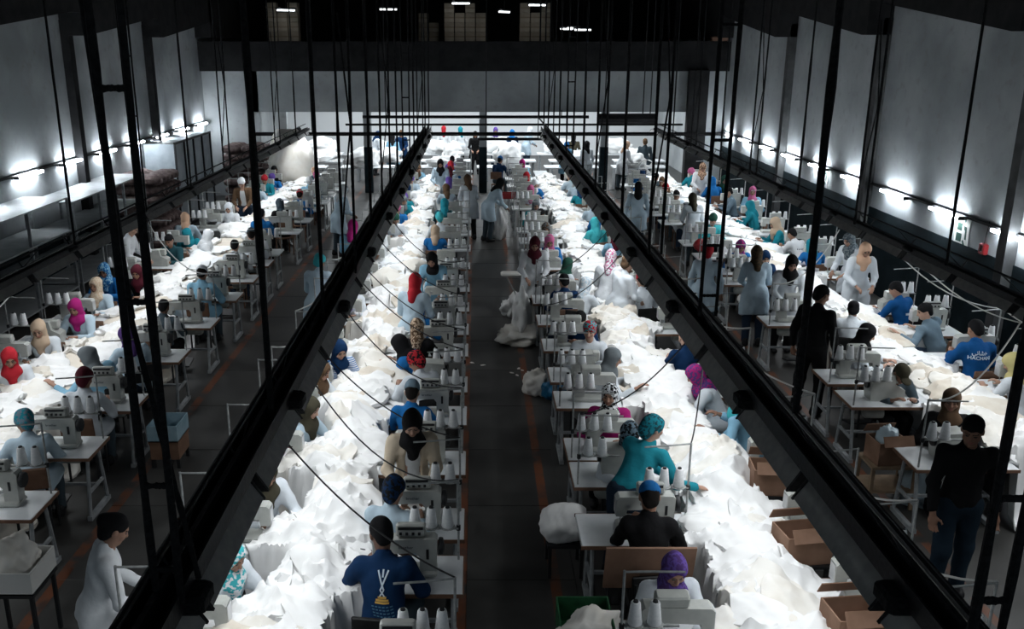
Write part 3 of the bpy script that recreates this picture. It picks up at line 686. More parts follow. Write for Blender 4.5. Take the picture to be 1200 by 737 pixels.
CH_WOOD, CH_BLK = m_chair(WOOD), m_chair(noisy('black_vinyl', (.01, .01, .011), (.018, .018, .018), 9, .5))
FARCH = MB(); FARCH.box((0, 0, .415), (.36, .34, .03)); FARCH.box((0, -.2, .72), (.38, .025, .24)); [FARCH.box((sx, sy, .2), (.025, .025, .4)) for sx in (-.16, .16) for sy in (-.16, .15)]
FARCH = FARCH.mesh('work_chair', WOOD)
cone_n = 0; TABLES = []; CONES = []; STAND_TOPS = []
TEXTS = []
def station(x, y, flip, who, far, n=3, over=False, stand=True, machine=True):
    """x, y: table centre; flip: operator on the far side; who: short phrase that singles the station out"""
    global cone_n
    rz = PI if flip else 0; cs = -1 if flip else 1
    P = lambda a, b: (x+cs*a, y+cs*b)
    t = thing('sewing_table', 'white sewing table %s' % who, 'table', (x, y, 0), rz)
    for q in T_TABLE:
        if not far or q[0] in ('tabletop', 'leg_frame'): parts(t, [q])
    TABLES.append((x-.55 if not flip else x-.5, x+.5 if not flip else x+.55, y-.29, y+.29))
    if machine:
        lab = '%s %s' % ('blocky cream overlock machine' if over else 'cream sewing machine', who)
        if far: thing('sewing_machine', lab, 'sewing machine', (x, y, 0), rz, None, FARM)
        else:
            o = thing('sewing_machine', lab, 'sewing machine', (x, y, 0), rz); parts(o, T_OVER if over else T_MACH)
            if y < 11 and not over: TEXTS.append(o)
    if stand:
        px, py = P(STX, STY); h = .74 if int(y*10) % 3 else .66
        lab = ('white pipe thread stand %s' if len(who.split()) < 13 else 'thread stand %s') % who
        if far: thing('thread_stand', lab, 'thread stand', (px, py, TT), rz, None, STF[n])
        else:
            o = thing('thread_stand', lab, 'thread stand', (px, py, TT), rz); parts(o, STANDS[(n, h)]); STAND_TOPS.append((px, py, TT+h, who))
        hh = .278 if far else h-.422
        for k in range(n):
            qx, qy = P(STX-.09-.135*k, STY-.01); nm = {2: ['outer', 'inner'], 3: ['outer', 'middle', 'inner']}[n][k]
            CONES.append((qy, qx, TT+hh, (('%s white thread cone %s' if len(who.split()) < 13 else '%s thread cone %s') % (nm, who)), 'thread cones %s' % who, far))
def chair(x, y, rz, who, far, wood=True):
    lab = '%s work chair of the %s' % ('brown wooden' if wood else 'black', who)
    if far: thing('work_chair', lab, 'chair', (x, y, 0), rz, None, FARCH)
    else: parts(thing('work_chair', lab, 'chair', (x, y, 0), rz), CH_WOOD if wood else CH_BLK)

# ------------------------------------------------------------------ the crew, row by row, as the photograph shows them
C = dict(white=(.60, .64, .68), pale=(.43, .54, .62), sky=(.22, .42, .56), blue=(.013, .13, .36), royal=(.006, .07, .22), navy=(.005, .025, .075), teal=(.015, .22, .28), black=(.009, .009, .010), grey=(.15, .17, .18), steel=(.14, .2, .25),
         beige=(.48, .36, .26), peach=(.6, .38, .26), red=(.4, .02, .03), maroon=(.07, .01, .018), magenta=(.32, .015, .14), pink=(.48, .12, .25), purple=(.08, .04, .16), violet=(.12, .07, .3), brown=(.1, .06, .035), green=(.02, .07, .05),
         yellow=(.5, .44, .2), slate=(.05, .07, .085), cream=(.55, .46, .35), olive=(.05, .045, .03), wht=(.68, .7, .72), darkteal=(.02, .07, .085), aqua=(.05, .38, .42))
def cm(n, second=None, kind='blob', sc=40): return cloth(C[n], C[second] if second else None, kind, sc)
TRS = [cm('black'), cm('slate'), cloth((.02, .035, .06))]
PLACE = {'CLR': 'left of central aisle', 'CRL': 'right of central aisle', 'CLL': 'at centre-left rail', 'LR': 'at left aisle', 'LL': 'by left wall', 'CRR': 'at centre-right rail', 'RL': 'at right aisle', 'RR': 'by right wall', 'BACK': 'beyond far lintel'}
# row: edge of the aisle, flipped?, aisle-side sign; station centre and operator x
ROWS = {'CLR': (-.60, 0), 'CLL': (-2.0, 1), 'CRL': (1.47, 1), 'CRR': (3.0, 0), 'LR': (-4.55, 0), 'LL': (-6.2, 1), 'RL': (5.0, 1), 'RR': (6.8, 0)}
# (px, py of the head, pose, rz deg, coat kind, coat colour, headwear, head colours, words for coat, words for head, machine?, sex/skin...)
def E_(px, py, pose, rz, ck, cc, hk, hc, cw, hw, mach=1, **kw): return dict(px=px, py=py, pose=pose, rz=rz, ck=ck, cc=cc, hk=hk, hc=hc, cw=cw, hw=hw, mach=mach, **kw)
CREW = {
'CLR': [
 E_(447, 627, 'sewleft', -8, 'jacket', 'navy', 'short', 'black', 'navy sweater with emblem on the back', 'short black hair', skin=3, scale=1.08, emblem=1),
 E_(460, 583, 'sew', -16, 'coat', 'pale', 'turban', ('black', 'navy'), 'pale blue coat', 'dark navy patterned scarf', cones=2),
 E_(483, 497, 'work', 186, 'cardigan', 'cream', 'hijab', 'black', 'beige cardigan over white shirt', 'black headscarf', 0),
 E_(483, 458, 'sew', -4, 'jacket', 'blue', 'beanie', 'steel', 'bright blue jacket', 'grey-blue knit hat', cones=2),
 E_(492, 424, 'sewleft', 24, 'coat', 'white', 'turban', ('black', 'red'), 'white coat', 'black and red scarf'),
 E_(468, 404, 'stoop', 70, 'jacket', 'blue', 'hijab', 'black', 'blue jacket reaching over the heap', 'black hijab', 0),
 E_(489, 385, 'sew', 0, 'coat', 'black', 'hijab', ('beige', 'brown'), 'black coat', 'leopard print headscarf'),
 E_(490, 358, 'sew', 0, 'jacket', 'blue', 'hood', 'blue', 'bright blue hooded jacket', 'raised blue hood'),
 E_(489, 325, 'work', -12, 'coat', 'pale', 'hijab', 'red', 'pale blue coat', 'bright red headscarf', 0),
 E_(506, 303, 'bend', 170, 'coat', 'sky', 'hood', 'black', 'sky blue coat', 'black hood'),
 E_(510, 270, 'sew', 0, 'jacket', 'blue', 'hijab', 'beige', 'blue jacket', 'beige headscarf'),
 E_(515, 256, 'sew', 8, 'coat', 'white', 'turban', 'aqua', 'white coat', 'aqua scarf', 0),
 E_(521, 240, 'sew', 0, 'jacket', 'darkteal', 'hijab', 'teal', 'dark teal jacket', 'teal headscarf'),
 E_(523, 220, 'sew', 10, 'coat', 'pale', 'hijab', 'brown', 'pale blue coat', 'brown headscarf'),
 E_(516, 192, 'work', 180, 'coat', 'pale', 'hijab', 'black', 'pale blue coat', 'black headscarf', 0),
 E_(530, 187, 'sew', 0, 'jacket', 'violet', 'bun', 'black', 'violet jumper', 'black hair')],
'CRL': [
 E_(790, 665, 'sew', 186, 'coat', 'white', 'hijab', ('violet', 'purple'), 'white coat', 'purple patterned headscarf', cones=2),
 E_(742, 580, 'sew', -4, 'jacket', 'black', 'cap', 'blue', 'black jacket', 'blue cap', 2, skin=1, scale=1.06),
 E_(771, 512, 'leanr', -40, 'jacket', 'teal', 'turban', ('teal', 'darkteal'), 'teal jumper', 'teal scarf', 0),
 E_(732, 495, 'sew', 184, 'coat', 'white', 'hijab', ('black', 'steel'), 'white coat', 'dark patterned headscarf', cones=2),
 E_(716, 465, 'upright', 172, 'jacket', 'magenta', 'hijab', ('black', 'wht'), 'magenta sweater', 'black and white checked headscarf', check=1),
 E_(698, 417, 'reachr', -70, 'coat', 'white', 'hijab', 'grey', 'white coat stretching an arm to the heap', 'grey headscarf'),
 E_(691, 388, 'upright', 176, 'coat', 'white', 'turban', ('red', 'aqua'), 'white coat', 'red and green scarf'),
 E_(680, 375, 'stoop', 180, 'jacket', 'navy', 'short', 'black', 'navy jacket', 'short dark hair', 0, skin=1),
 E_(688, 342, 'stoop', -28, 'coat', 'white', 'hijab', ('wht', 'pale'), 'white coat stooping over', 'pale headscarf', 0),
 E_(662, 332, 'sew', 10, 'jacket', 'navy', 'short', 'black', 'navy blue top', 'short black hair'),
 E_(660, 308, 'sewleft', -60, 'coat', 'white', 'hijab', 'green', 'white coat', 'dark green headscarf', 0),
 E_(632, 287, 'work', 178, 'coat', 'wht', 'hijab', 'maroon', 'white coat', 'dark maroon headscarf', 0),
 E_(643, 283, 'sew', 180, 'jacket', 'blue', 'hijab', 'pink', 'blue jacket', 'pink headscarf'),
 E_(640, 268, 'sew', 185, 'coat', 'white', 'hijab', ('grey', 'brown'), 'white coat', 'grey-brown headscarf'),
 E_(634, 251, 'stoop', 175, 'jacket', 'black', 'short', 'black', 'black jacket', 'short black hair', skin=1),
 E_(628, 240, 'sew', 190, 'coat', 'aqua', 'hijab', 'grey', 'aqua coat', 'grey headscarf', 0),
 E_(622, 222, 'sew', 180, 'coat', 'white', 'hijab', 'pink', 'white coat', 'pink headscarf'),
 E_(617, 207, 'sew', 180, 'coat', 'pale', 'hijab', 'red', 'pale blue coat', 'red headscarf'),
 E_(612, 192, 'sew', 180, 'coat', 'sky', 'hijab', 'magenta', 'sky blue coat', 'magenta headscarf')],
'CRR': [
 E_(815, 440, 'stoop', 78, 'coat', 'white', 'hijab', ('magenta', 'purple'), 'white coat', 'magenta patterned headscarf'),
 E_(862, 466, 'reachl', 50, 'coat', 'sky', 'hijab', 'aqua', 'sky blue coat reaching to the heap', 'aqua headscarf', 0),
 E_(803, 397, 'sew', 10, 'jacket', 'navy', 'short', 'black', 'dark navy jacket', 'cropped black hair'),
 E_(716, 300, 'work', -20, 'coat', 'wht', 'hijab', ('wht', 'pink'), 'white coat', 'white and pink headscarf', 0),
 E_(736, 310, 'work', -60, 'coat', 'white', 'bun', 'brown', 'white coat', 'brown hair', 0),
 E_(752, 330, 'sew', 10, 'coat', 'white', 'beanie', 'red', 'white coat', 'red knit hat'),
 E_(697, 262, 'sew', 20, 'coat', 'aqua', 'hijab', 'aqua', 'aqua coat', 'aqua headscarf')],
'CLL': [
 E_(135, 622, 'work', -62, 'coat', 'wht', 'bun', 'black', 'long white coat', 'black hair in a bun', 0, z=1.5),
 E_(262, 652, 'sew', -120, 'coat', 'white', 'hijab', ('wht', 'aqua'), 'white coat with red trousers', 'white and aqua headscarf'),
 E_(300, 556, 'sew', -140, 'coat', 'white', 'hijab', 'olive', 'white coat', 'olive headscarf'),
 E_(308, 492, 'sew', -130, 'jacket', 'maroon', 'beanie', 'grey', 'maroon sweater', 'grey knit hat', 0),
 E_(362, 478, 'sew', -110, 'coat', 'pale', 'hijab', 'olive', 'pale blue coat', 'olive headscarf'),
 E_(380, 428, 'sew', -110, 'coat', 'white', 'hijab', 'brown', 'white coat', 'brown headscarf'),
 E_(398, 410, 'sew', -150, 'jacket', 'blue', 'hijab', 'navy', 'blue striped jacket', 'navy headscarf'),
 E_(370, 313, 'work', -10, 'coat', 'pale', 'turban', 'aqua', 'long pale blue coat', 'aqua scarf', 0),
 E_(388, 338, 'sew', 180, 'coat', 'white', 'hijab', ('pink', 'violet'), 'white coat', 'pink and violet headscarf'),
 E_(414, 274, 'work', -10, 'jacket', 'sky', 'hijab', 'magenta', 'sky blue jacket', 'magenta headscarf', 0, z=1.42),
 E_(428, 260, 'work', 180, 'coat', 'wht', 'hijab', 'black', 'white coat', 'black headscarf'),
 E_(403, 224, 'work', -50, 'coat', 'pale', 'hijab', 'wht', 'pale blue coat', 'white headscarf', 0)],
'LR': [
 E_(40, 495, 'sewleft', 14, 'coat', 'pale', 'turban', ('teal', 'steel'), 'pale blue coat', 'teal patterned scarf'),
 E_(108, 443, 'sew', 4, 'coat', 'white', 'turban', 'maroon', 'white coat', 'maroon scarf', cones=2),
 E_(103, 418, 'reachl', 46, 'coat', 'sky', 'hijab', 'grey', 'sky blue coat reaching across the cloth', 'dark grey headscarf', 0),
 E_(163, 392, 'sewleft', 30, 'coat', 'pale', 'hijab', 'purple', 'pale blue coat', 'dark purple headscarf'),
 E_(192, 358, 'sew', 0, 'jacket', 'slate', 'short', 'black', 'grey patterned top', 'cropped black hair', skin=3, scale=.95),
 E_(237, 320, 'sew', 0, 'coat', 'sky', 'cap', 'wht', 'sky blue coat', 'white cap', scale=1.05),
 E_(275, 287, 'sew', 6, 'coat', 'white', 'short', 'black', 'white coat', 'short black hair'),
 E_(298, 275, 'sew', 10, 'coat', 'white', 'beanie', 'slate', 'white coat', 'slate knit hat'),
 E_(300, 252, 'sew', 4, 'jacket', 'blue', 'short', 'black', 'blue jacket', 'short black hair'),
 E_(328, 240, 'sew', 30, 'jacket', 'black', 'hood', 'slate', 'black jacket', 'slate hood'),
 E_(355, 228, 'sew', 0, 'jacket', 'blue', 'beanie', 'red', 'blue jacket', 'red knit hat')],
'LL': [
 E_(20, 418, 'sew', -150, 'coat', 'white', 'hijab', 'red', 'white coat', 'red headscarf'),
 E_(45, 385, 'sew', 188, 'coat', 'white', 'hijab', 'beige', 'white coat', 'beige headscarf', cones=2),
 E_(88, 360, 'sew', 176, 'coat', 'pale', 'hijab', 'magenta', 'pale blue coat', 'fuchsia headscarf', cones=2),
 E_(112, 333, 'upright', 178, 'coat', 'pale', 'hijab', ('beige', 'cream'), 'pale blue coat', 'cream headscarf'),
 E_(122, 318, 'sew', 180, 'coat', 'blue', 'hijab', ('blue', 'sky'), 'blue patterned dress', 'blue patterned headscarf', 0),
 E_(160, 318, 'sew', 180, 'coat', 'black', 'hijab', 'maroon', 'black coat', 'maroon headscarf', 0),
 E_(211, 280, 'sew', 172, 'jacket', 'darkteal', 'short', 'black', 'dark teal shirt', 'short black hair', skin=1),
 E_(232, 277, 'sewleft', -70, 'coat', 'wht', 'hijab', 'wht', 'white coat', 'white headscarf', 0),
 E_(217, 256, 'sew', 10, 'coat', 'pale', 'hijab', 'peach', 'pale blue coat', 'peach headscarf', 0),
 E_(275, 243, 'sew', 180, 'coat', 'wht', 'hijab', ('wht', 'white'), 'white coat hunched low', 'white shawl'),
 E_(283, 214, 'work', 182, 'cardigan', 'brown', 'turban', 'wht', 'brown cardigan over white shirt', 'white cap', 0),
 E_(157, 268, 'work', -90, 'coat', 'wht', 'bun', 'black', 'white coat', 'black bun', 0),
 E_(321, 198, 'sew', 150, 'jacket', 'black', 'short', 'black', 'black jacket', 'short black hair', skin=1),
 E_(340, 185, 'sew', 0, 'jacket', 'green', 'bun', 'brown', 'green jacket', 'brown hair'),
 E_(368, 200, 'sew', 20, 'jacket', 'darkteal', 'bun', 'peach', 'dark teal jacket', 'ginger hair', 0)],
'RL': [
 E_(1138, 515, 'watch', 168, 'jacket', 'black', 'short', 'black', 'black jacket and jeans', 'short black hair', 0, z=1.60, skin=1, scale=1.06, jeans=1),
 E_(1115, 470, 'upright', 165, 'cardigan', 'black', 'hijab', 'brown', 'black cardigan over white shirt', 'dark brown headscarf', cones=2),
 E_(1050, 432, 'stoop', 184, 'jacket', 'slate', 'cap', 'olive', 'dark slate jacket', 'olive cap', skin=1),
 E_(1012, 392, 'sew', -108, 'coat', 'white', 'hijab', 'black', 'white coat', 'black headscarf'),
 E_(1000, 361, 'sew', -20, 'coat', 'white', 'bun', 'black', 'white coat', 'dark bun', 0),
 E_(966, 352, 'watch', -48, 'jacket', 'black', 'short', 'black', 'black shirt with a chest badge', 'short dark hair', 0, z=1.62, skin=1, scale=1.08, badge=1),
 E_(927, 318, 'work', 176, 'coat', 'white', 'hijab', 'black', 'white coat', 'black hijab', 0, z=1.42),
 E_(887, 297, 'work', -8, 'coat', 'pale', 'hijab', ('brown', 'olive'), 'pale blue coat', 'brown headscarf', 0),
 E_(950, 298, 'sew', 180, 'jacket', 'navy', 'hijab', 'navy', 'navy jacket', 'navy headscarf'),
 E_(830, 293, 'stand', -24, 'coat', 'pale', 'turban', 'red', 'pale grey-blue coat', 'red scarf', 0),
 E_(868, 288, 'sew', 182, 'jacket', 'blue', 'hijab', ('purple', 'magenta'), 'blue jacket', 'purple and pink headscarf'),
 E_(835, 258, 'sew', 180, 'jacket', 'aqua', 'turban', 'green', 'aqua jacket', 'green scarf'),
 E_(748, 220, 'stand', -6, 'coat', 'pale', 'long', 'black', 'pale blue coat', 'long black hair', 0),
 E_(812, 232, 'work', 5, 'coat', 'white', 'hijab', 'olive', 'white coat', 'olive headscarf', 0),
 E_(793, 228, 'sew', 180, 'coat', 'pale', 'bun', 'black', 'pale blue coat', 'black hair'),
 E_(786, 213, 'sew', 170, 'jacket', 'brown', 'bun', 'brown', 'brown jumper', 'brown hair'),
 E_(776, 207, 'sew', 180, 'jacket', 'slate', 'short', 'black', 'slate jacket', 'short black hair', skin=1)],
'RR': [
 E_(1187, 427, 'sewleft', 20, 'coat', 'white', 'hijab', 'yellow', 'white coat', 'yellow headscarf'),
 E_(1143, 388, 'sew', 2, 'jacket', 'royal', 'short', 'black', 'blue jacket lettered across the back', 'short black hair', lettering=1, scale=1.06),
 E_(1108, 366, 'reachl', 30, 'jacket', 'steel', 'short', 'black', 'steel blue jacket', 'short dark hair'),
 E_(1052, 340, 'sewleft', 22, 'jacket', 'royal', 'short', 'black', 'royal blue jacket', 'short black hair', strip=1),
 E_(1014, 294, 'work', 178, 'coat', 'white', 'hijab', 'peach', 'white coat', 'peach headscarf', 0),
 E_(995, 282, 'work', 118, 'coat', 'white', 'hijab', ('grey', 'slate'), 'white coat', 'grey patterned headscarf', 0),
 E_(932, 274, 'stoop', 26, 'jacket', 'wht', 'short', 'black', 'white jacket with a lettered back', 'short black hair', strip=2),
 E_(908, 262, 'sew', 90, 'coat', 'teal', 'hijab', 'beige', 'teal coat', 'beige headscarf', 0),
 E_(903, 240, 'sew', 60, 'jacket', 'teal', 'hijab', 'teal', 'teal jacket', 'teal headscarf'),
 E_(877, 222, 'upright', 178, 'jacket', 'sky', 'hijab', 'pink', 'sky blue jacket', 'pink headscarf', 0),
 E_(846, 209, 'sew', 178, 'jacket', 'black', 'hijab', 'green', 'black jacket', 'green headscarf', 0),
 E_(858, 226, 'sew', 90, 'jacket', 'steel', 'short', 'black', 'steel grey jacket', 'cropped black hair'),
 E_(835, 213, 'sew', 10, 'jacket', 'blue', 'hood', 'blue', 'blue hooded jacket', 'raised blue hood', 0),
 E_(812, 196, 'work', 178, 'coat', 'wht', 'hijab', ('peach', 'brown'), 'white coat', 'peach and brown headscarf')],
}

def hand_over(e):
    J = JT[e['pose']]; sc = e.get('scale', 1); H = J['H']*sc
    zc = e.get('z', H[2]); a = R(e['rz']); x, y = at(e['px'], e['py'], zc)
    return x-(H[0]*math.cos(a)-H[1]*math.sin(a)), y-(H[0]*math.sin(a)+H[1]*math.cos(a))
AISLE = [E_(581, 219, 'bend', -66, 'coat', 'pale', 'hijab', 'black', 'pale blue coat at the aisle pillar', 'black headscarf', 0, z=1.38),
         E_(586, 188, 'sew', -20, 'jacket', 'navy', 'beanie', 'blue', 'navy jacket', 'blue knit hat', 0),
         E_(553, 211, 'work', 20, 'coat', 'white', 'hijab', 'brown', 'white coat at the aisle end', 'brown headscarf', 0)]
CREW['AISLE'] = AISLE; PLACE['AISLE'] = 'in the central aisle'
CREW['BACK'] = []
for k, (px, py, hc, cc) in enumerate([(460, 160, 'black', 'sky'), (470, 156, 'brown', 'navy'), (350, 152, 'black', 'slate'), (443, 158, 'navy', 'white'), (520, 152, 'red', 'wht'), (557, 158, 'black', 'black'), (600, 156, 'blue', 'navy'), (621, 152, 'wht', 'pale'), (672, 160, 'black', 'olive'), (664, 170, 'blue', 'sky'), (690, 172, 'black', 'white'), (737, 172, 'peach', 'wht'), (756, 166, 'brown', 'slate'), (580, 150, 'violet', 'white'), (540, 148, 'teal', 'wht')]):
    n = {'wht': 'white', 'sky': 'sky blue', 'pale': 'pale blue'}
    CREW['BACK'].append(E_(px, py, 'work' if k % 2 else 'stand', [0, 180, 30, -60][k % 4], 'coat', cc, 'bun' if hc == 'brown' else 'hijab', hc, '%s coat' % n.get(cc, cc), '%s hair' % hc if hc == 'brown' else '%s headscarf' % n.get(hc, hc), 0))
for row, lst in CREW.items():
    for e in lst:
        e['x'], e['y'] = hand_over(e); e['row'] = row
        if row == 'BACK': e['y'] = min(max(e['y'], 31.6), 37.5)
NUDGE = {}
ALL = [e for l in CREW.values() for e in l]
for _ in range(40):          # keep people out of each other
    for i, a in enumerate(ALL):
        for b in ALL[i+1:]:
            dx, dy = b['x']-a['x'], b['y']-a['y']; d = math.hypot(dx, dy)
            if d < .5:
                p = (.5-d)*.5/max(d, .01)
                a['x'] -= dx*p*.4; b['x'] += dx*p*.4; a['y'] -= dy*p; b['y'] += dy*p
FARC = [('white', 'white coat'), ('pale', 'pale blue coat'), ('sky', 'sky blue coat'), ('blue', 'blue coat'), ('teal', 'teal coat'), ('wht', 'white smock'), ('grey', 'grey coat')]
FARH = [('black', 'black'), ('brown', 'brown'), ('red', 'red'), ('teal', 'teal'), ('beige', 'beige'), ('grey', 'grey'), ('pink', 'pink'), ('navy', 'navy'), ('wht', 'white'), ('violet', 'violet'), ('green', 'green'), ('maroon', 'maroon')]
pairs = set((e['cw'], e['hw']) for e in ALL)
PLAN = []
for row, (sx, flip) in ROWS.items():
    lst = CREW[row]; slots = []; opx = sx+(.15 if flip else -.15)
    for e in sorted([e for e in lst if e['mach']], key=lambda e: e['y']):
        fl = flip if e['mach'] == 1 else 0
        kq = .34 if row == 'CRR' else .16; e['x'] = min(max(e['x'], opx-kq), opx+kq)
        ty = e['y']+(-.50 if fl else .50)
        if slots and ty-slots[-1][0] < .6:
            if ty < slots[-1][0]+.3: e['mach'] = 0; continue
            ty = slots[-1][0]+.6; e['y'] = ty+(.5 if fl else -.5)
        slots.append((ty, e, fl))
    out = []; prev = {'LL': 8.2, 'LR': 6.2, 'RL': 7.6, 'RR': 9.2}.get(row, 5.0)-1.1
    for ty, e, fl in slots+[(29.4, None, 0)]:
        gap = ty-prev; n = int(gap/1.12)-1 if gap > 2.0 else 0
        for k in range(n): out.append((prev+(k+1)*gap/(n+1), None, flip))
        if e: out.append((ty, e, fl)); prev = ty
    out.sort(key=lambda q: q[0])
    for ty, e, fl in out:
        py_ = ty+(.5 if fl else -.5); rect = lambda p, m: abs(p['x']-sx) < .52+m and abs(p['y']-ty) < .28+m
        if e is None:
            if any(rect(p, .14) for p in ALL): continue
            if ty > 17.5 and not any(math.hypot(p['x']-opx, p['y']-py_) < .7 for p in ALL) and random.random() < .7:
                for _ in range(80):
                    cc, hc = random.choice(FARC), random.choice(FARH)
                    if (cc[1], hc[1]+' headscarf') not in pairs: break
                else: continue
                pairs.add((cc[1], hc[1]+' headscarf'))
                e = E_(0, 0, random.choice(['sew', 'stoop', 'sewleft']), 180 if fl else 0, 'coat', cc[0], random.choice(['hijab', 'turban']), hc[0], cc[1], hc[1]+' headscarf', 1)
                e['x'], e['y'], e['row'] = opx, py_, row; lst.append(e); ALL.append(e)
        PLAN.append((row, ty, e, fl))
        for p in ALL:       # step clear of the table
            if p is not e and rect(p, .12):
                p['y'] = ty+(.42 if p['y'] > ty else -.42)
# short keys that single each worker out
from collections import Counter
def short(e): return e['cw'].split(' with')[0].split(' over')[0].split(' reach')[0].split(' stretch')[0].split(' lettered')[0].split(' stoop')[0].split(' hunch')[0].split(' at the')[0]
c1 = Counter(e['hw'] for e in ALL); c2 = Counter((e['hw'], short(e)) for e in ALL); c3 = Counter((e['hw'], e['row']) for e in ALL)
for e in ALL:
    if c1[e['hw']] == 1: e['key'] = 'worker in %s' % e['hw']
    elif c3[(e['hw'], e['row'])] == 1: e['key'] = 'worker in %s %s' % (e['hw'], PLACE[e['row']])
    elif c2[(e['hw'], short(e))] == 1: e['key'] = 'worker in %s, %s' % (e['hw'], short(e))
    else: e['key'] = 'worker in %s, %s %s' % (e['hw'], short(e), PLACE[e['row']])
dup = [k for k, n in Counter(e['key'] for e in ALL).items() if n > 1]
if dup: print('DUPKEYS', dup)
lastk = lastrow = None; cnt = 0
for row, ty, e, fl in PLAN:
    sx = ROWS[row][0]; far = ty > 17.5
    if row != lastrow: lastk = None; cnt = 0; lastrow = row
    if e: who = 'at the '+e['key']; lastk = e['key']; cnt = 0
    else:
        cnt += 1
        who = ('%s from the camera in the row %s' % (ORD[cnt-1], PLACE[row])) if not lastk else ('%s behind the %s' % (['next', 'second', 'third', 'fourth', 'fifth', 'sixth', 'seventh', 'eighth', 'ninth', 'tenth'][cnt-1], lastk))
    station(sx, ty, fl, who, far, e.get('cones', 3) if e else (3 if cnt % 2 else 2), over=int(ty*7) % 3 == 0 and ty > 8 and not (e and e['mach'] == 2))
CONES.sort()
for q in CONES[:296]: cone(q[1], q[0], q[2], q[3], q[4], q[5])
BACKS = []; labs = set()
for e in ALL:
    y = e['y']; far = y > 16
    act = 'seated' if JT[e['pose']]['seat'] else 'standing'
    for lab in ('person in %s and %s %s %s' % (e['cw'], e['hw'], act, PLACE[e['row']]), 'person in %s and %s %s' % (e['cw'], e['hw'], PLACE[e['row']]), 'person in %s and %s' % (e['cw'], e['hw']), 'person in %s and %s' % (short(e), e['hw'])):
        if len(lab.split()) <= 16: break
    if lab in labs: print('DUPLAB', lab)
    labs.add(lab); hc = e['hc']
    hm = cm(hc[0], hc[1], 'check' if e.get('check') else 'blob', 28 if e.get('check') else 34) if isinstance(hc, tuple) else cm(hc)
    tr = TRS[0] if e['cc'] == 'black' and not e.get('jeans') else cloth((.28, .02, .05)) if 'red trousers' in e['cw'] else (cloth((.012, .024, .038)) if e.get('jeans') else TRS[len(lab) % 3])
    o, c = person((e['x'], y, 0), R(e['rz']), e['pose'], e['ck'], cm(e['cc']) if e['cw'] != 'blue striped jacket' else cloth(C['blue'], C['wht'], 'stripe', 14), e['hk'], hm, lab, tr, None, e.get('skin', len(lab) % 3), e.get('scale', 1)*random.uniform(.98, 1.02), fine=.0085 if y < 12 else .016)
    if act == 'seated':
        a = R(e['rz']); chair(e['x']+.02*math.sin(a), y-.02*math.cos(a), R(e['rz']), e['key'], far, len(lab) % 2 == 0)
    for k in ('emblem', 'lettering', 'strip', 'badge'):
        if k in e: BACKS.append((k, e[k], o, c))
# ------------------------------------------------------------------ cloth: a height raster per block; every piece is draped over what lies below it
HC = .03
class Raster:
    def __init__(s, x0, x1, y0, y1): s.x0, s.y0 = x0, y0; s.H = np.zeros((int((x1-x0)/HC)+2, int((y1-y0)/HC)+2))
    def rect(s, x0, x1, y0, y1, z):
        a = max(int(round((x0-s.x0)/HC)), 0); b = max(int(round((x1-s.x0)/HC)), 0); c = max(int(round((y0-s.y0)/HC)), 0); d = max(int(round((y1-s.y0)/HC)), 0)
        s.H[a:b+1, c:d+1] = np.maximum(s.H[a:b+1, c:d+1], z)
    def get(s, X, Y):
        i = np.clip(np.round((X-s.x0)/HC).astype(int), 1, s.H.shape[0]-2); j = np.clip(np.round((Y-s.y0)/HC).astype(int), 1, s.H.shape[1]-2); H = s.H
        return np.maximum(np.maximum(H[i, j], np.maximum(H[i-1, j], H[i+1, j])), np.maximum(H[i, j-1], H[i, j+1]))
    def put(s, X, Y, Z):
        i = np.clip(np.round((X-s.x0)/HC).astype(int), 0, s.H.shape[0]-1); j = np.clip(np.round((Y-s.y0)/HC).astype(int), 0, s.H.shape[1]-1)
        np.maximum.at(s.H, (i.ravel(), j.ravel()), Z.ravel())
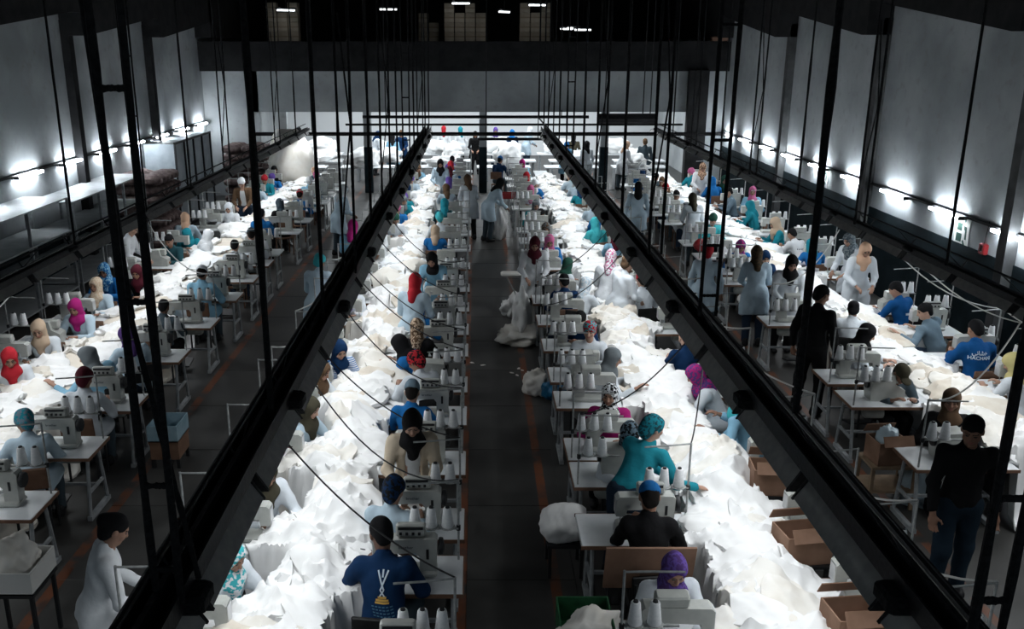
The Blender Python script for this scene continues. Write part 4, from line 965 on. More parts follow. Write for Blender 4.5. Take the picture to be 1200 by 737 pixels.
def drape(ras, cx, cy, a, lx, ly, n, wr, thick=.012, puff=0.0, floor=None):
    u = np.linspace(-1, 1, n); U, V = np.meshgrid(u, u, indexing='ij')
    j = RNG.uniform(-.22, .22, (2, 2, 2)); bu, bv = (U+1)/2, (V+1)/2
    w = lambda q: q[0, 0]*(1-bu)*(1-bv)+q[1, 0]*bu*(1-bv)+q[0, 1]*(1-bu)*bv+q[1, 1]*bu*bv
    k = .10; ph = RNG.uniform(0, 6, 4); nb = RNG.uniform(2, 4.5, 2)
    Xl = (U*(1-.10*V*V)+w(j[:, :, 0])+k*np.sin(nb[0]*V+ph[0])*np.abs(U)**2)*lx/2; Yl = (V*(1-.10*U*U)+w(j[:, :, 1])+k*np.sin(nb[1]*U+ph[1])*np.abs(V)**2)*ly/2
    X = cx+Xl*math.cos(a)-Yl*math.sin(a); Y = cy+Xl*math.sin(a)+Yl*math.cos(a)
    B = ras.get(X, Y)+.004; Z = B.copy()
    for _ in range(5):
        P = np.pad(Z, 1, 'edge'); Z = np.maximum(B, (P[:-2, 1:-1]+P[2:, 1:-1]+P[1:-1, :-2]+P[1:-1, 2:])/4)
    wz = np.zeros_like(Z)
    for q in range(5):
        t = RNG.uniform(0, PI); fq = RNG.uniform(9, 30); am = 1.6/fq**.8
        s_ = (Xl*math.cos(t)+Yl*math.sin(t))*fq+2.2*np.sin((Yl*math.cos(t)-Xl*math.sin(t))*fq*.3+q)+RNG.uniform(0, 6)
        wz += am*(1-np.abs(np.sin(s_)))**1.6
    Z = Z+wr*.75*wz+puff*(1-U**4)*(1-V**4)
    top = np.stack([X, Y, Z+thick], -1).reshape(-1, 3); m = n*n
    ring = [(i, 0) for i in range(n)]+[(n-1, i) for i in range(1, n)]+[(i, n-1) for i in range(n-2, -1, -1)]+[(0, i) for i in range(n-2, 0, -1)]
    ri = np.array([i*n+k_ for i, k_ in ring]); bot = top[ri].copy(); bot[:, 2] = np.maximum(B.ravel()[ri], bot[:, 2]-thick-.03)
    ci, cj = np.meshgrid(np.arange(n-1), np.arange(n-1), indexing='ij'); f0 = (ci*n+cj).ravel()
    F = np.stack([f0, f0+n, f0+n+1, f0+1], 1); r = len(ri); rr = np.arange(r)
    F2 = np.stack([ri, np.roll(ri, -1), m+np.roll(rr, -1), m+rr], 1)[:, ::-1]
    for s_ in np.linspace(-1, 1, 2): pass
    up = 3
    for a_ in np.linspace(0, 1, up, endpoint=False):
        for b_ in np.linspace(0, 1, up, endpoint=False):
            A = lambda G: G[:-1, :-1]*(1-a_)*(1-b_)+G[1:, :-1]*a_*(1-b_)+G[:-1, 1:]*(1-a_)*b_+G[1:, 1:]*a_*b_
            ras.put(A(X), A(Y), A(np.minimum(Z+thick, B+.024)))
    return np.concatenate([top, bot]), np.concatenate([F, F2])
def qmesh(name, P, F, mat):
    me = mk(name, P, F, [mat])
    try: me.set_sharp_from_angle(angle=R(42))
    except Exception: pass
    return me
def crease(m, sc, st):
    nt = m.node_tree; N, L = nt.nodes, nt.links; tc = N.new('ShaderNodeTexCoord'); n = N.new('ShaderNodeTexNoise'); n.noise_type = 'RIDGED_MULTIFRACTAL'
    n.inputs['Scale'].default_value = sc; n.inputs['Detail'].default_value = 3; n.inputs['Distortion'].default_value = .6
    L.new(tc.outputs['Object'], n.inputs['Vector']); b = N.new('ShaderNodeBump'); b.inputs['Strength'].default_value = st; b.inputs['Distance'].default_value = .03
    L.new(n.outputs[0], b.inputs['Height']); L.new(b.outputs[0], N['Principled BSDF'].inputs['Normal'])
crease(FABI, 4.5, .55)
BLOCKS = {'far left': (-6.7, -4.05, -5.8, -4.95, 6.6), 'centre-left': (-2.5, -.1, -1.78, -.98, 4.9), 'centre-right': (.97, 3.5, 1.9, 2.68, 4.9), 'far right': (4.5, 7.3, 5.5, 6.3, 8.7)}
COLT = {'far left': (-5.64, -5.11), 'centre-left': (-1.49, -1.16), 'centre-right': (1.985, 2.44), 'far right': (5.515, 6.235)}
PIECES = []
for bn, (x0, x1, h0, h1, y0) in BLOCKS.items():
    ras = Raster(x0-.6, x1+.6, y0-.6, 30.6)
    for t in TABLES: ras.rect(*t, TT)
    a, b = COLT[bn]; y = y0; k = 0
    tm = MB().box((0, 1.19, TT-.02), (b-a-.012, 2.37, .035)).mesh('tabletop', LAM); lgm = MB().tube([(0, 0, TT-.03), (0, 0, 0)], .022, 6).mesh('leg', DKMETAL)
    while y < 29.6:
        o = thing('collecting_table', 'narrow white collecting table, %s from the camera, along the %s double row' % (ORD[k], bn), 'table', ((a+b)/2, y, 0)); link('tabletop', tm, o)
        for sx in (-1, 1):
            for sy in (.1, 2.27): link('leg', lgm, o, (sx*((b-a)/2-.05), sy, 0))
        ras.rect(a, b, y, y+2.37, TT); y += 2.39; k += 1
    # underlying heap (uncountable): bumpy bolster along the middle
    nx = 22; ny = int((29.8-y0)/.06); xs = np.linspace(h0, h1, nx); ys = np.linspace(y0, 29.8, ny); X, Y = np.meshgrid(xs, ys, indexing='ij')
    hmp = .5+.5*np.sin(Y*1.9+h0*3)*np.sin(Y*.83+X*1.1+1); hmp = hmp+.35*np.sin(Y*4.3+X*5)*np.sin(X*6+Y)
    U = (X-h0)/(h1-h0)*2-1; Z = TT+.004+np.clip(hmp, .05, 1)*(.04 if bn == 'far left' else .075)*np.clip((Y-6)/7, .22, 1)*(1-U**4)+.006*np.sin(X*27+2*np.sin(Y*9))*np.sin(Y*21+X*9)
    base = ras.get(X, Y); Z = np.where(base > .5, np.maximum(Z, TT+.003), base+.35*(1-U**4))
    P = np.stack([X, Y, Z], -1).reshape(-1, 3); ci, cj = np.meshgrid(np.arange(nx-1), np.arange(ny-1), indexing='ij'); f0 = (ci*ny+cj).ravel(); F = np.stack([f0, f0+ny, f0+ny+1, f0+1], 1)
    o = tag(link('fabric_heap', qmesh('fabric_heap', P, F, FABI)), 'long heap of white cloth bedding the %s tables under the loose pieces' % bn, 'fabric'); o['kind'] = 'stuff'
    for q in range(2): ras.put(X+q*.015, Y, Z)
    # pieces from far to near so that the near ones lie on top
    y = 29.5; n = 0
    while y > y0-.1:
        dens = .34 if y > 18 else (.24 if y > 11 else .17)
        x = RNG.uniform(h0-.05, h1+.05); sc = RNG.uniform(.75, 1.25)
        PIECES.append((bn, ras, x, y, sc)); y -= dens*RNG.uniform(.4, .9)*(1.25 if bn.startswith('far') else .9)*(.8/(h1-h0)); n += 1
PIECES.sort(key=lambda q: -q[3])
# 300 that show largest are individuals
indiv = set(id(q) for q in sorted(PIECES, key=lambda q: q[3])[:285]); farP, farF, off = [], [], 0

FABS = {}; FPL = []
for nm_, c1_, c2_ in (('bright white', (.80, .80, .795), (.74, .735, .72)), ('off-white', (.76, .74, .70), (.68, .64, .57)), ('cream', (.66, .62, .55), (.58, .50, .41))):
    FABS[nm_] = noisy('cloth_'+nm_.replace('-', '_').replace(' ', '_'), c2_, c1_, 4, .95, .5, .1, 6, .25, .6); crease(FABS[nm_], 4.0, .6)
def nearest_key(x, y): return min((e for e in ALL if e['row'] != 'BACK'), key=lambda e: (e['x']-x)**2+(e['y']-y)**2)['key']
for q in PIECES:
    bn, ras, x, y, sc = q; near = id(q) in indiv
    if ras.get(np.array([x]), np.array([y]))[0] > TT+(.11 if bn == 'far left' else .17): continue
    long_ = RNG.random() < .45; lx, ly = (.66*sc, .34*sc) if long_ else (.5*sc, .44*sc); puff = RNG.uniform(0, .05) if RNG.random() < .4 else 0; sc *= 1.12 if y < 11 else 1; lx *= 1.12 if y < 11 else 1; ly *= 1.12 if y < 11 else 1
    P, F = drape(ras, x, y, RNG.uniform(0, PI), lx, ly, 22 if y < 9 else (16 if near else 10), .19 if RNG.random() < (.45 if y < 12 else .7) else .07, RNG.uniform(.008, .022), puff)
    if near:
        c = P.mean(0); c[2] = P[:, 2].min(); r = RNG.random(); cn = 'bright white' if r < .70 else ('off-white' if r < .92 else 'cream')
        lab = '%s %s cloth by the %s' % (cn, ('long' if long_ else 'wide')+(' puffed' if puff > .025 else ' flat'), nearest_key(x, y))
        if len(lab.split()) > 15: lab = lab.replace(' flat', '').replace(' puffed', '').replace('bright white', 'white')
        FPL.append(thing('fabric_piece', lab, 'fabric', tuple(c), 0, 'cut cloth on the %s tables' % bn, qmesh('fabric_piece', P-c, F, FABS[cn])))
    else: farP.append(P); farF.append(F+off); off += len(P)
o = tag(link('fabric_pieces', qmesh('fabric_pieces', np.concatenate(farP), np.concatenate(farF), FABI)), 'white cloth pieces piled far down all four double rows', 'fabric'); o['kind'] = 'stuff'

byl = {}
for o in FPL: byl.setdefault(o['label'], []).append(o)
for l, os_ in byl.items():
    if len(os_) > 1:
        os_.sort(key=lambda o: o.location.y)
        for k, o in enumerate(os_): o['label'] = (['nearer', 'farther'] if len(os_) == 2 else (['nearest', 'middle', 'farthest'] if len(os_) == 3 else ORD))[k]+' '+l
# ------------------------------------------------------------------ lettering and emblems
def text_geo(body, size, wide=1.0):
    c = bpy.data.curves.new('lettering', 'FONT'); c.body = body; c.size = size; c.align_x = 'CENTER'; c.align_y = 'CENTER'; c.resolution_u = 3; c.space_character = wide; c.offset = size*.022
    o = bpy.data.objects.new('lettering', c); COLL.objects.link(o); bpy.context.view_layer.update()
    me = o.evaluated_get(bpy.context.evaluated_depsgraph_get()).to_mesh()
    v = [tuple(p.co[:2]) for p in me.vertices]; f = [tuple(p.vertices) for p in me.polygons]
    bpy.data.objects.remove(o); bpy.data.curves.remove(c); return v, f
INKW = plain('white_print', (.62, .72, .8), .8); INKY = plain('gold_print', (.6, .36, .08), .7); INKD = plain('dark_print', (.04, .05, .07), .8); INKB = plain('blue_print', (.05, .14, .22), .8)
def onto(parent, coat, name, geo, c, mat, front=False, squash=1):
    """lay flat geometry (x, z) onto the back or front of a garment"""
    t = BVHTree.FromPolygons([v.co for v in coat.data.vertices], [tuple(p.vertices) for p in coat.data.polygons]); s = 1 if front else -1
    V = []
    for x, z in geo[0]:
        x *= (-1 if front else 1); h = t.ray_cast(Vector((c[0]+x, s*1.2, c[1]+z)), Vector((0, -s, 0)))
        V.append((c[0]+x, (h[0].y if h[0] else 0)+s*.006, c[1]+z))
    m = MB(); m.add(V, geo[1]); me = bpy.data.meshes.new(name); me.from_pydata(V, [], geo[1]); me.materials.append(mat); link(name, me, parent)
def poly(*pls):
    v, f = [], []
    for p in pls:
        if len(p) == 1:      # a bar: cut into short quads so that it follows the garment
            A, B, C_, D = [Vector(q) for q in p[0]]; n = max(1, int((A-D).length/.012))
            for i in range(n):
                o = len(v); v += [tuple(A.lerp(D, i/n)), tuple(B.lerp(C_, i/n)), tuple(B.lerp(C_, (i+1)/n)), tuple(A.lerp(D, (i+1)/n))]; f.append((o, o+1, o+2, o+3))
        else: f.append(tuple(range(len(v), len(v)+len(p)))); v += list(p)
    return v, f
def bar(x0, z0, x1, z1, w):
    d = Vector((x1-x0, z1-z0)).normalized()*w/2; n = Vector((-d.y, d.x)); return [((x0+n.x, z0+n.y), (x0-n.x, z0-n.y), (x1-n.x, z1-n.y), (x1+n.x, z1+n.y))]
for k, val, o, coat in BACKS:
    J = None
    zc = coat.data.vertices and max(v.co.z for v in coat.data.vertices)
    if k == 'emblem':
        z = zc-.20
        onto(o, coat, 'emblem', poly(bar(-.035, .10, .012, -.02, .011), bar(.035, .10, -.012, -.02, .011), bar(0, .105, 0, .06, .012), bar(-.012, -.02, .022, -.075, .01), bar(.012, -.02, -.022, -.075, .01)), (.0, z), INKW)
        onto(o, coat, 'emblem_base', poly(bar(-.03, -.075, .03, -.075, .018), bar(-.045, -.095, .045, -.095, .016), bar(-.05, -.113, .05, -.113, .013)), (.0, z), INKY)
        onto(o, coat, 'print_lines', poly(*[q for r in range(4) for q in [bar(-.075+.02*r*.3+.026*i, -.14-.02*r, -.057+.006*r+.026*i, -.14-.02*r, .008) for i in range(6)]]), (.0, z), INKB)
    elif k == 'lettering':
        onto(o, coat, 'lettering', text_geo('HACHANI', .058), (-.02, zc-.225), INKW)
        onto(o, coat, 'arabic_lettering', text_geo('\ufef2\ufee7\ufe8e\ufeb8\ufeeb', .066), (-.02, zc-.165), INKW)
    elif k == 'strip':
        if val == 1: onto(o, coat, 'back_label', poly(bar(-.07, 0, .09, 0, .035)), (.02, zc-.27), INKW)
        else: onto(o, coat, 'back_print', poly(*[bar(-.10+.026*i, -.012+.003*(i % 3), -.092+.026*i, .014-.003*(i % 2), .012) for i in range(8)]), (0, zc-.2), INKD)
    elif k == 'badge':
        onto(o, coat, 'chest_badge', poly([(.03*math.cos(t*PI/4), .034*math.sin(t*PI/4)) for t in range(8)]), (.09, zc-.2), INKY, True)
bt = text_geo('brother', .034, 1.1)
for o in TEXTS:
    V = [(.04+x, -.0465, TT+.27+z) for x, z in bt[0]]; me = bpy.data.meshes.get('lettering_b') or bpy.data.meshes.new('lettering_b')
    if not len(me.vertices): me.from_pydata(V, [], bt[1]); me.materials.append(INKD)
    link('lettering', me, next(c for c in o.children if c.name.startswith('arm')))

# ------------------------------------------------------------------ cables sagging from the rails to the thread stands
BLKC = plain('black_cable', (.012, .012, .013), .6); WHC = plain('white_cable', (.5, .5, .48), .6)
for i, (x, y, z, who) in enumerate(sorted(STAND_TOPS, key=lambda q: q[1])):
    X = min((q[1] for q in RAILS), key=lambda q: abs(q-x)); 
    if i % 2 or y > 15: continue
    white = abs(x) > 2.4; a = Vector((X+(.1 if x > X else -.1), y+.35+.5*random.random(), 2.12)); b = Vector((x, y, z)); sag = random.uniform(.12, .3)
    pts = [a.lerp(b, t/12)-Vector((0, 0, sag*4*(t/12)*(1-t/12))) for t in range(13)]
    m = MB().tube([p-a for p in pts], .007 if not white else .009, 5)
    tag(link('power_cable', m.mesh('power_cable', WHC if white else BLKC, True), None, a), '%s cable to stand %s' % ('white' if white else 'black', who), 'cable')

# ------------------------------------------------------------------ along the left wall: shelving, bundles, cage cupboard
SHM = noisy('shelf_board', (.3, .32, .33), (.4, .42, .43), 4, .5); MARB = noisy('bundle_wrap', (.1, .065, .065), (.28, .21, .2), 7, .8, .4)
def shelving(y0, y1, top, k):
    o = thing('shelving_unit', 'grey steel shelving unit against the left wall, %s' % k, 'shelves', (XL+.5, y0, 0)); L = y1-y0
    n = max(2, round(L/1.6))
    for i in range(n+1):
        for x in (-.42, .42): link('post', MB().box((x, min(max(L*i/n, .03), L-.03), top/2), (.05, .05, top)).mesh('post', STEEL), o)
    for z in (.25, top*.36+.1, top*.68, top-.015): link('shelf', MB().box((0, L/2, z), (.9, L, .03)).mesh('shelf', SHM), o)
    return o
shelving(12.6, 17.6, 2.05, 'tallest and nearest the camera'); shelving(17.75, 21.8, 1.92, 'beyond the tallest one')
def bundle_mesh(seed):
    r = random.Random(seed); pr = [(.02, -.3)]+[(.15*(1-.55*abs(t)**3)*r.uniform(.88, 1.1), .3*t) for t in np.linspace(-.95, .95, 8)]+[(.02, .3)]
    m = MB().lathe(pr, n=9, axis='X'); m.v = [(x, y*1.1+r.uniform(-.006, .006), z*.92) for x, y, z in m.v]; return m.mesh('fabric_bundle', MARB, True)
BND = [bundle_mesh(i) for i in range(5)]
def bundles(x, y, nx, ny, nz, where):
    for k in range(nz):
        for i in range(ny):
            for j in range(nx):
                thing('fabric_bundle', 'dark maroon cloth bundle, %s layer, %s from camera, %s, %s' % (['lowest', 'second', 'third', 'fourth', 'fifth', 'sixth', 'top'][k], ['first', 'second', 'third', 'fourth', 'fifth'][i], ['wall side', 'aisle side', 'innermost'][j], where), 'bundle', (x+.62*j, y+.31*i+(.1 if k % 2 else 0), .14+.262*k), 0, 'cloth bundles '+where, BND[(i*3+j+k) % 5])
bundles(XL+.34, 22.1, 2, 5, 7, 'between shelving and cage cupboard'); bundles(-7.75, 29.0, 3, 4, 7, 'in the far left corner')
cg = thing('cage_cupboard', 'tall pale cupboard with barred doors against the left wall', 'cupboard', (XL+.45, 24.4, 0))
link('body', MB().box((0, 1.7, 1.2), (.8, 3.4, 2.3)).mesh('body', noisy('cupboard_paint', (.3, .34, .37), (.38, .42, .45), 4, .5)), cg)
for i in range(5): link('stile', MB().box((.42, .03+.835*i, 1.2), (.04, .06, 2.36)).mesh('stile', DKMETAL), cg)
for z in (.06, 1.1, 2.36): link('rail', MB().box((.42, 1.7, z), (.04, 3.4, .06)).mesh('rail', DKMETAL), cg)
# ------------------------------------------------------------------ right wall: evacuation marks, alarm
def wall_mark(py, pz, s, lab):
    o = thing('wall_sign', lab, 'sign', (XR-.008, py, pz)); G = noisy('sign_green', (.015, .05, .04), (.03, .08, .065), 9, .6)
    link('plate', MB().box((0, 0, 0), (.012, .5*s, .6*s)).mesh('plate', PLAST), o)
    m = MB()
    m.box((-.008, .09*s, .11*s), (.006, .16*s, .14*s)); m.box((-.008, .09*s, -.09*s), (.006, .18*s, .15*s)); link('symbols', m.mesh('symbols', G), o)
    m = MB(); m.lathe([(.035*s, -.003), (.035*s, .003)], (-.009, -.06*s, .24*s), 10, 'X'); m.prism([(-.06*s, .15*s), (-.15*s, .13*s), (-.17*s, -.1*s), (-.12*s, -.1*s), (-.11*s, .06*s), (-.07*s, .08*s)], -.005, -.011, 'X'); m.prism([(-.04*s, -.13*s), (-.08*s, -.12*s), (-.15*s, -.2*s), (-.1*s, -.23*s)], -.005, -.011, 'X'); link('running_figure', m.mesh('running_figure', G), o)
y, z = atX(1128, 273, XR); wall_mark(y, z, .9, 'green running figure exit marks on the right wall near the camera')
y, z = atX(967, 207, XR); wall_mark(y, z, .8, 'small green exit marks farther along the right wall')
y, z = atX(1156, 292, XR); o = thing('alarm_box', 'small red alarm box with a pull wire on the right wall', 'alarm', (XR-.05, y, z)); link('box', MB().box((0, 0, 0), (.09, .16, .18), bev=.015).mesh('box', plain('alarm_red', (.3, .02, .025), .4)), o); link('wire', MB().tube([(0, 0, .08), (.03, 0, .45)], .006, 5).mesh('wire', DKMETAL), o); link('button', MB().lathe([(.04, 0), (.035, .012)], (-.045, 0, 0), 10, 'X').mesh('button', PLAST), o)
# ------------------------------------------------------------------ boxes, bags, crates, loose cloth
def open_box(x, y, z, w, d, h, rz, lab, mat=CARD, cat='box', nm='cardboard_box', fill=None):
    o = thing(nm, lab, cat, (x, y, z), rz); t = .012
    for n_, c, dm in (('base', (0, 0, t/2), (w, d, t)), ('side', (-w/2+t/2, 0, h/2), (t, d, h)), ('side', (w/2-t/2, 0, h/2), (t, d, h)), ('side', (0, -d/2+t/2, h/2), (w-2*t, t, h)), ('side', (0, d/2-t/2, h/2), (w-2*t, t, h))):
        link(n_, MB().box(c, dm).mesh(n_, mat), o)
    if nm == 'cardboard_box':
        for s in (-1, 1): link('flap', MB().box((0, 0, 0), (w-.02, .008, h*.45), rx=s*.5).mesh('flap', mat), o, (0, s*(d/2+.05), h+h*.18))
    return o
def lump(x, y, z, r, seed, mat, nm, lab, cat, amp=.14, crease=1.0):
    """crumpled sack or bag from a displaced ball sitting on z"""
    rg = random.Random(seed); bm = bmesh.new(); bmesh.ops.create_icosphere(bm, subdivisions=4, radius=1); ph = [rg.uniform(0, 6) for _ in range(8)]
    for v in bm.verts:
        p = v.co.copy(); d = 1+amp*(math.sin(4*p.x+ph[0]+2*math.sin(3*p.z+ph[1]))*math.cos(4*p.y+ph[2])+.7*(1-abs(math.sin(7*p.y+5*p.x+ph[3]+2*math.sin(4*p.z)))))*crease
        v.co = Vector((p.x*r[0]*d, p.y*r[1]*d, max(p.z*d, -.72)*r[2]+.72*r[2]))
    me = bpy.data.meshes.new(nm); bm.to_mesh(me); bm.free(); me.materials.append(mat); me.polygons.foreach_set('use_smooth', [True]*len(me.polygons))
    return thing(nm, lab, cat, (x, y, z), rg.uniform(0, 3), None, me)
SACK = FABS['off-white']; BAGB = plain('blue_plastic', (.012, .13, .26), .3); BAGW = plain('clear_plastic', (.4, .5, .56), .25); GRN = noisy('green_plastic', (.008, .05, .02), (.02, .1, .04), 12, .5)
x, y = at(612, 392, .1); lump(x, y, 0, (.42, .34, .16), 3, SACK, 'cloth_bundle', 'loose white cloth bundle on the floor of the central aisle', 'fabric', .3)
x, y = at(632, 455, .15); lump(x-.02, y+.2, 0, (.2, .2, .2), 5, SACK, 'plastic_bag', 'grey-white stuffed bag on the aisle floor by the blue bag', 'bag', .2); lump(x+.28, y, 0, (.2, .2, .2), 6, BAGB, 'plastic_bag', 'bright blue plastic bag on the aisle floor', 'bag', .25); 
x, y = at(690, 612, .5); lump(.86, y, .36, (.2, .25, .19), 8, FABS['bright white'], 'cloth_sack', 'white stuffed sack beside the black jacketed worker in blue cap', 'bag', .1)
st = thing('low_stool', 'dark stool carrying the white sack by the central aisle', 'stool', (.86, y, 0)); link('seat', MB().box((0, 0, .345), (.36, .4, .03)).mesh('seat', DKMETAL), st); [link('leg', MB().box((sx, sy, .165), (.03, .03, .33)).mesh('leg', DKMETAL), st) for sx in (-.15, .15) for sy in (-.17, .17)]
# green crate with cloth, on a stand, beside the purple scarf worker
gx, gy = .82, 5.72
gs = thing('crate_stand', 'thin black stand under the green crate', 'stand', (gx, gy, 0)); link('top', MB().box((0, 0, .6), (.36, .62, .02)).mesh('top', DKMETAL), gs); [link('leg', MB().box((sx, sy, .295), (.03, .03, .59)).mesh('leg', DKMETAL), gs) for sx in (-.16, .16) for sy in (-.28, .28)]
open_box(gx, gy, .611, .4, .66, .22, 0, 'green plastic crate filled with white cloth beside the aisle', GRN, 'crate', 'plastic_crate'); lump(gx, gy, .625, (.15, .26, .15), 12, SACK, 'cloth_bundle', 'white cloth bundle lying in the green crate', 'fabric', .22)
# boards and boxes
bd = thing('chair_board', 'large brown cardboard sheet propped behind the black jacketed worker', 'board', (1.4, 6.4, 0)); link('sheet', MB().box((0, 0, .86), (.72, .02, .44), rx=.25).mesh('sheet', CARD), bd); link('label', MB().box((.05, -.03, .79), (.26, .006, .12), rx=.25).mesh('label', noisy('card_dark', (.09, .055, .04), (.12, .075, .055), 5, .8)), bd); [link('leg', MB().box((sx, .07, .34), (.03, .03, .68)).mesh('leg', DKMETAL), bd) for sx in (-.3, .3)]
for px, py, lab, rz in ((940, 628, 'brown cardboard box under the near right rail fixtures', .15), (905, 552, 'brown cardboard box half hidden behind cloth by the right rail', -.1), (1003, 722, 'brown cardboard box at the bottom edge under the right rail', .1)):
    x, y = at(px, py, .95); open_box(x, y, .76, .40, .3, .26, rz, lab)
    for sx, nm in ((0, 'x'),): pass
    bs = thing('box_stand', 'black stand holding the %s' % lab.split(' ', 1)[1], 'stand', (x, y, 0)); link('top', MB().box((0, 0, .744), (.42, .32, .028)).mesh('top', DKMETAL), bs); [link('leg', MB().box((a, b, .365), (.03, .03, .73)).mesh('leg', DKMETAL), bs) for a in (-.18, .18) for b in (-.13, .13)]
x, y = at(1040, 540, .5); tb = thing('wooden_stand', 'small wooden two-tier stand on the right side aisle', 'stand', (x, y, 0)); WD2 = noisy('raw_wood', (.2, .14, .09), (.28, .2, .13), 7, .7)
for z in (.22, .5): link('shelf', MB().box((0, 0, z), (.5, .4, .025)).mesh('shelf', WD2), tb)
for a in (-.23, .23):
    for b in (-.18, .18): link('leg', MB().box((a, b, .24), (.035, .035, .48)).mesh('leg', WD2), tb)
open_box(x-.02, y, .514, .36, .3, .26, .1, 'open cardboard box with clear bag on the wooden stand'); lump(x-.02, y, .56, (.13, .11, .2), 21, BAGW, 'plastic_bag', 'crumpled clear plastic bag in the cardboard box on the stand', 'bag', .2)
x, y = at(1068, 560, .3); lump(x+.1, y, 0, (.2, .2, .34), 23, BAGW, 'plastic_bag', 'clear plastic bag hanging full beside the wooden stand', 'bag', .16)
# left aisle: crate, low trolley
x, y = at(196, 492, .55); ct = thing('crate_stand', 'dark low stand under the blue-rimmed crate on the left side aisle', 'stand', (x, y, 0)); link('top', MB().box((0, 0, .34), (.36, .42, .03)).mesh('top', WOOD), ct); link('drawer', MB().box((0, 0, .22), (.34, .4, .2)).mesh('drawer', WOOD), ct); [link('leg', MB().box((a, b, .06), (.04, .04, .12)).mesh('leg', DKMETAL), ct) for a in (-.15, .15) for b in (-.17, .17)]
open_box(x, y, .356, .36, .44, .2, 0, 'pale plastic crate with blue rim on the left side aisle', noisy('pale_blue_plastic', (.2, .32, .38), (.3, .42, .48), 6, .4), 'crate', 'plastic_crate')
x, y = at(14, 655, .8); cs = thing('crate_stand', 'dark stand under the cloth-filled crate at the left edge of the left aisle', 'stand', (x, y, 0)); link('top', MB().box((0, 0, .58), (.5, .44, .03)).mesh('top', DKMETAL), cs); [link('leg', MB().box((a, b, .28), (.03, .03, .56)).mesh('leg', DKMETAL), cs) for a in (-.22, .22) for b in (-.19, .19)]
open_box(x, y, .597, .5, .44, .2, 0, 'white crate full of cream cloth at the left edge of the left aisle', PLAST, 'crate', 'plastic_crate'); lump(x, y, .612, (.19, .16, .22), 77, FABS['off-white'], 'cloth_bundle', 'cream cloth bundle stuffed in the white crate at the left edge', 'fabric', .22)
# red containers
REDP = plain('red_plastic', (.32, .02, .025), .4)
for k, (px, py) in enumerate(((546, 228), (552, 228), (557, 229))):
    x, y = at(px, py, 1.0); o = thing('red_bottle', '%s of three red bottles standing at the aisle edge far left of the pillar' % ['leftmost', 'middle', 'rightmost'][k], 'bottle', (min(x, -.12), y, TT)); link('bottle', MB().lathe([(.05, 0), (.055, .02), (.055, .2), (.02, .25), (.02, .29)], n=10).mesh('bottle', REDP, True), o); link('cap', MB().lathe([(.024, .28), (.024, .31)], n=8).mesh('cap', PLAST), o)
x, y = at(597, 224, .95); open_box(x, y, TT, .4, .3, .16, 0, 'red plastic tray right of the far aisle pillar', REDP, 'tray', 'plastic_tray')
x, y = at(768, 285, .9); lump(4.75, y, TT, (.16, .14, .13), 31, REDP, 'plastic_bag', 'red plastic bag on a table of the right side aisle', 'bag', .15)
# ironing board with white pads beside the central aisle, and a heap hanging off it
x, y = at(592, 322, .8); ib = thing('ironing_board', 'white padded ironing board jutting into the central aisle', 'ironing board', (.78, y, 0)); link('board', MB().box((0, 0, .82), (.62, .26, .05), bev=.024).mesh('board', FABS['off-white']), ib)
for s in (-1, 1): link('leg', MB().tube([(s*.22, 0, .8), (-s*.2, 0, 0)], .015, 6).mesh('leg', WPIPE), ib)
for k, (px, py, r) in enumerate(((600, 345, (.2, .16, .1)), (585, 262, (.22, .2, .3)), (655, 345, (.24, .2, .14)), (672, 372, (.14, .2, .3)))):
    x, y = at(px, py, .4); x = min(x, .86) if k < 2 else x
    lump(min(x, .8), y, 0, (r[0], r[1], r[2]*1.6), 40+k, FABS['bright white'], 'cloth_bundle', ['small white cloth heap below the ironing board', 'white cloth heap on the aisle floor before the pillar', 'white cloth heap beside the ironing board', 'tall white cloth bundle at the aisle table ends'][k], 'fabric', .25)
# scraps on the aisle floor
for k, (px, py) in enumerate([(543, 421), (548, 418), (553, 425), (536, 417), (600, 437), (606, 440), (612, 434), (618, 438), (624, 434), (630, 440), (608, 432), (566, 428)]):
    x, y = at(px, py, 0); m = MB().prism([(.05*math.cos(t)*random.uniform(.5, 1.1), .03*math.sin(t)*random.uniform(.5, 1.1)) for t in np.linspace(0, 6, 7)], 0.001, .006, 'Z')
    thing('cloth_scrap', 'white cloth scrap on the floor of the central aisle, %s from the left' % ORD[sorted([543, 548, 553, 536, 600, 606, 612, 618, 624, 630, 608, 566]).index(px)].replace('nearest', 'first'), 'scrap', (x, y, 0), random.uniform(0, 6), 'cloth scraps on the aisle floor', m.mesh('cloth_scrap', FABS['off-white']))
# fan beside the far right columns
x, z = atY(757, 196, 28.5); fn = thing('pedestal_fan', 'white pedestal fan standing before the far right column', 'fan', (x, 28.5, 0))
link('base', MB().lathe([(.2, 0), (.2, .03), (.03, .05)], n=14).mesh('base', DKMETAL), fn); link('pole', MB().tube([(0, 0, .04), (0, 0, z-.05)], .02, 7).mesh('pole', DKMETAL), fn)
rg_ = MB(); rg_.tube([(.24*math.cos(t), -.08, z+.24*math.sin(t)) for t in np.linspace(0, 2*PI, 20)], .02, 6); link('guard_ring', rg_.mesh('guard_ring', PLAST, True), fn); link('hub', MB().lathe([(.06, -.12), (.07, 0), (.05, .1)], (0, 0, z), 12, 'Y').mesh('hub', PLAST), fn)
for k in range(4):
    t = k*PI/2+.4; link('blade', MB().prism([(.03*math.cos(t), z+.03*math.sin(t)), (.21*math.cos(t-.35), z+.21*math.sin(t-.35)), (.21*math.cos(t+.35), z+.21*math.sin(t+.35))], -.085, -.075).mesh('blade', PLAST), fn)

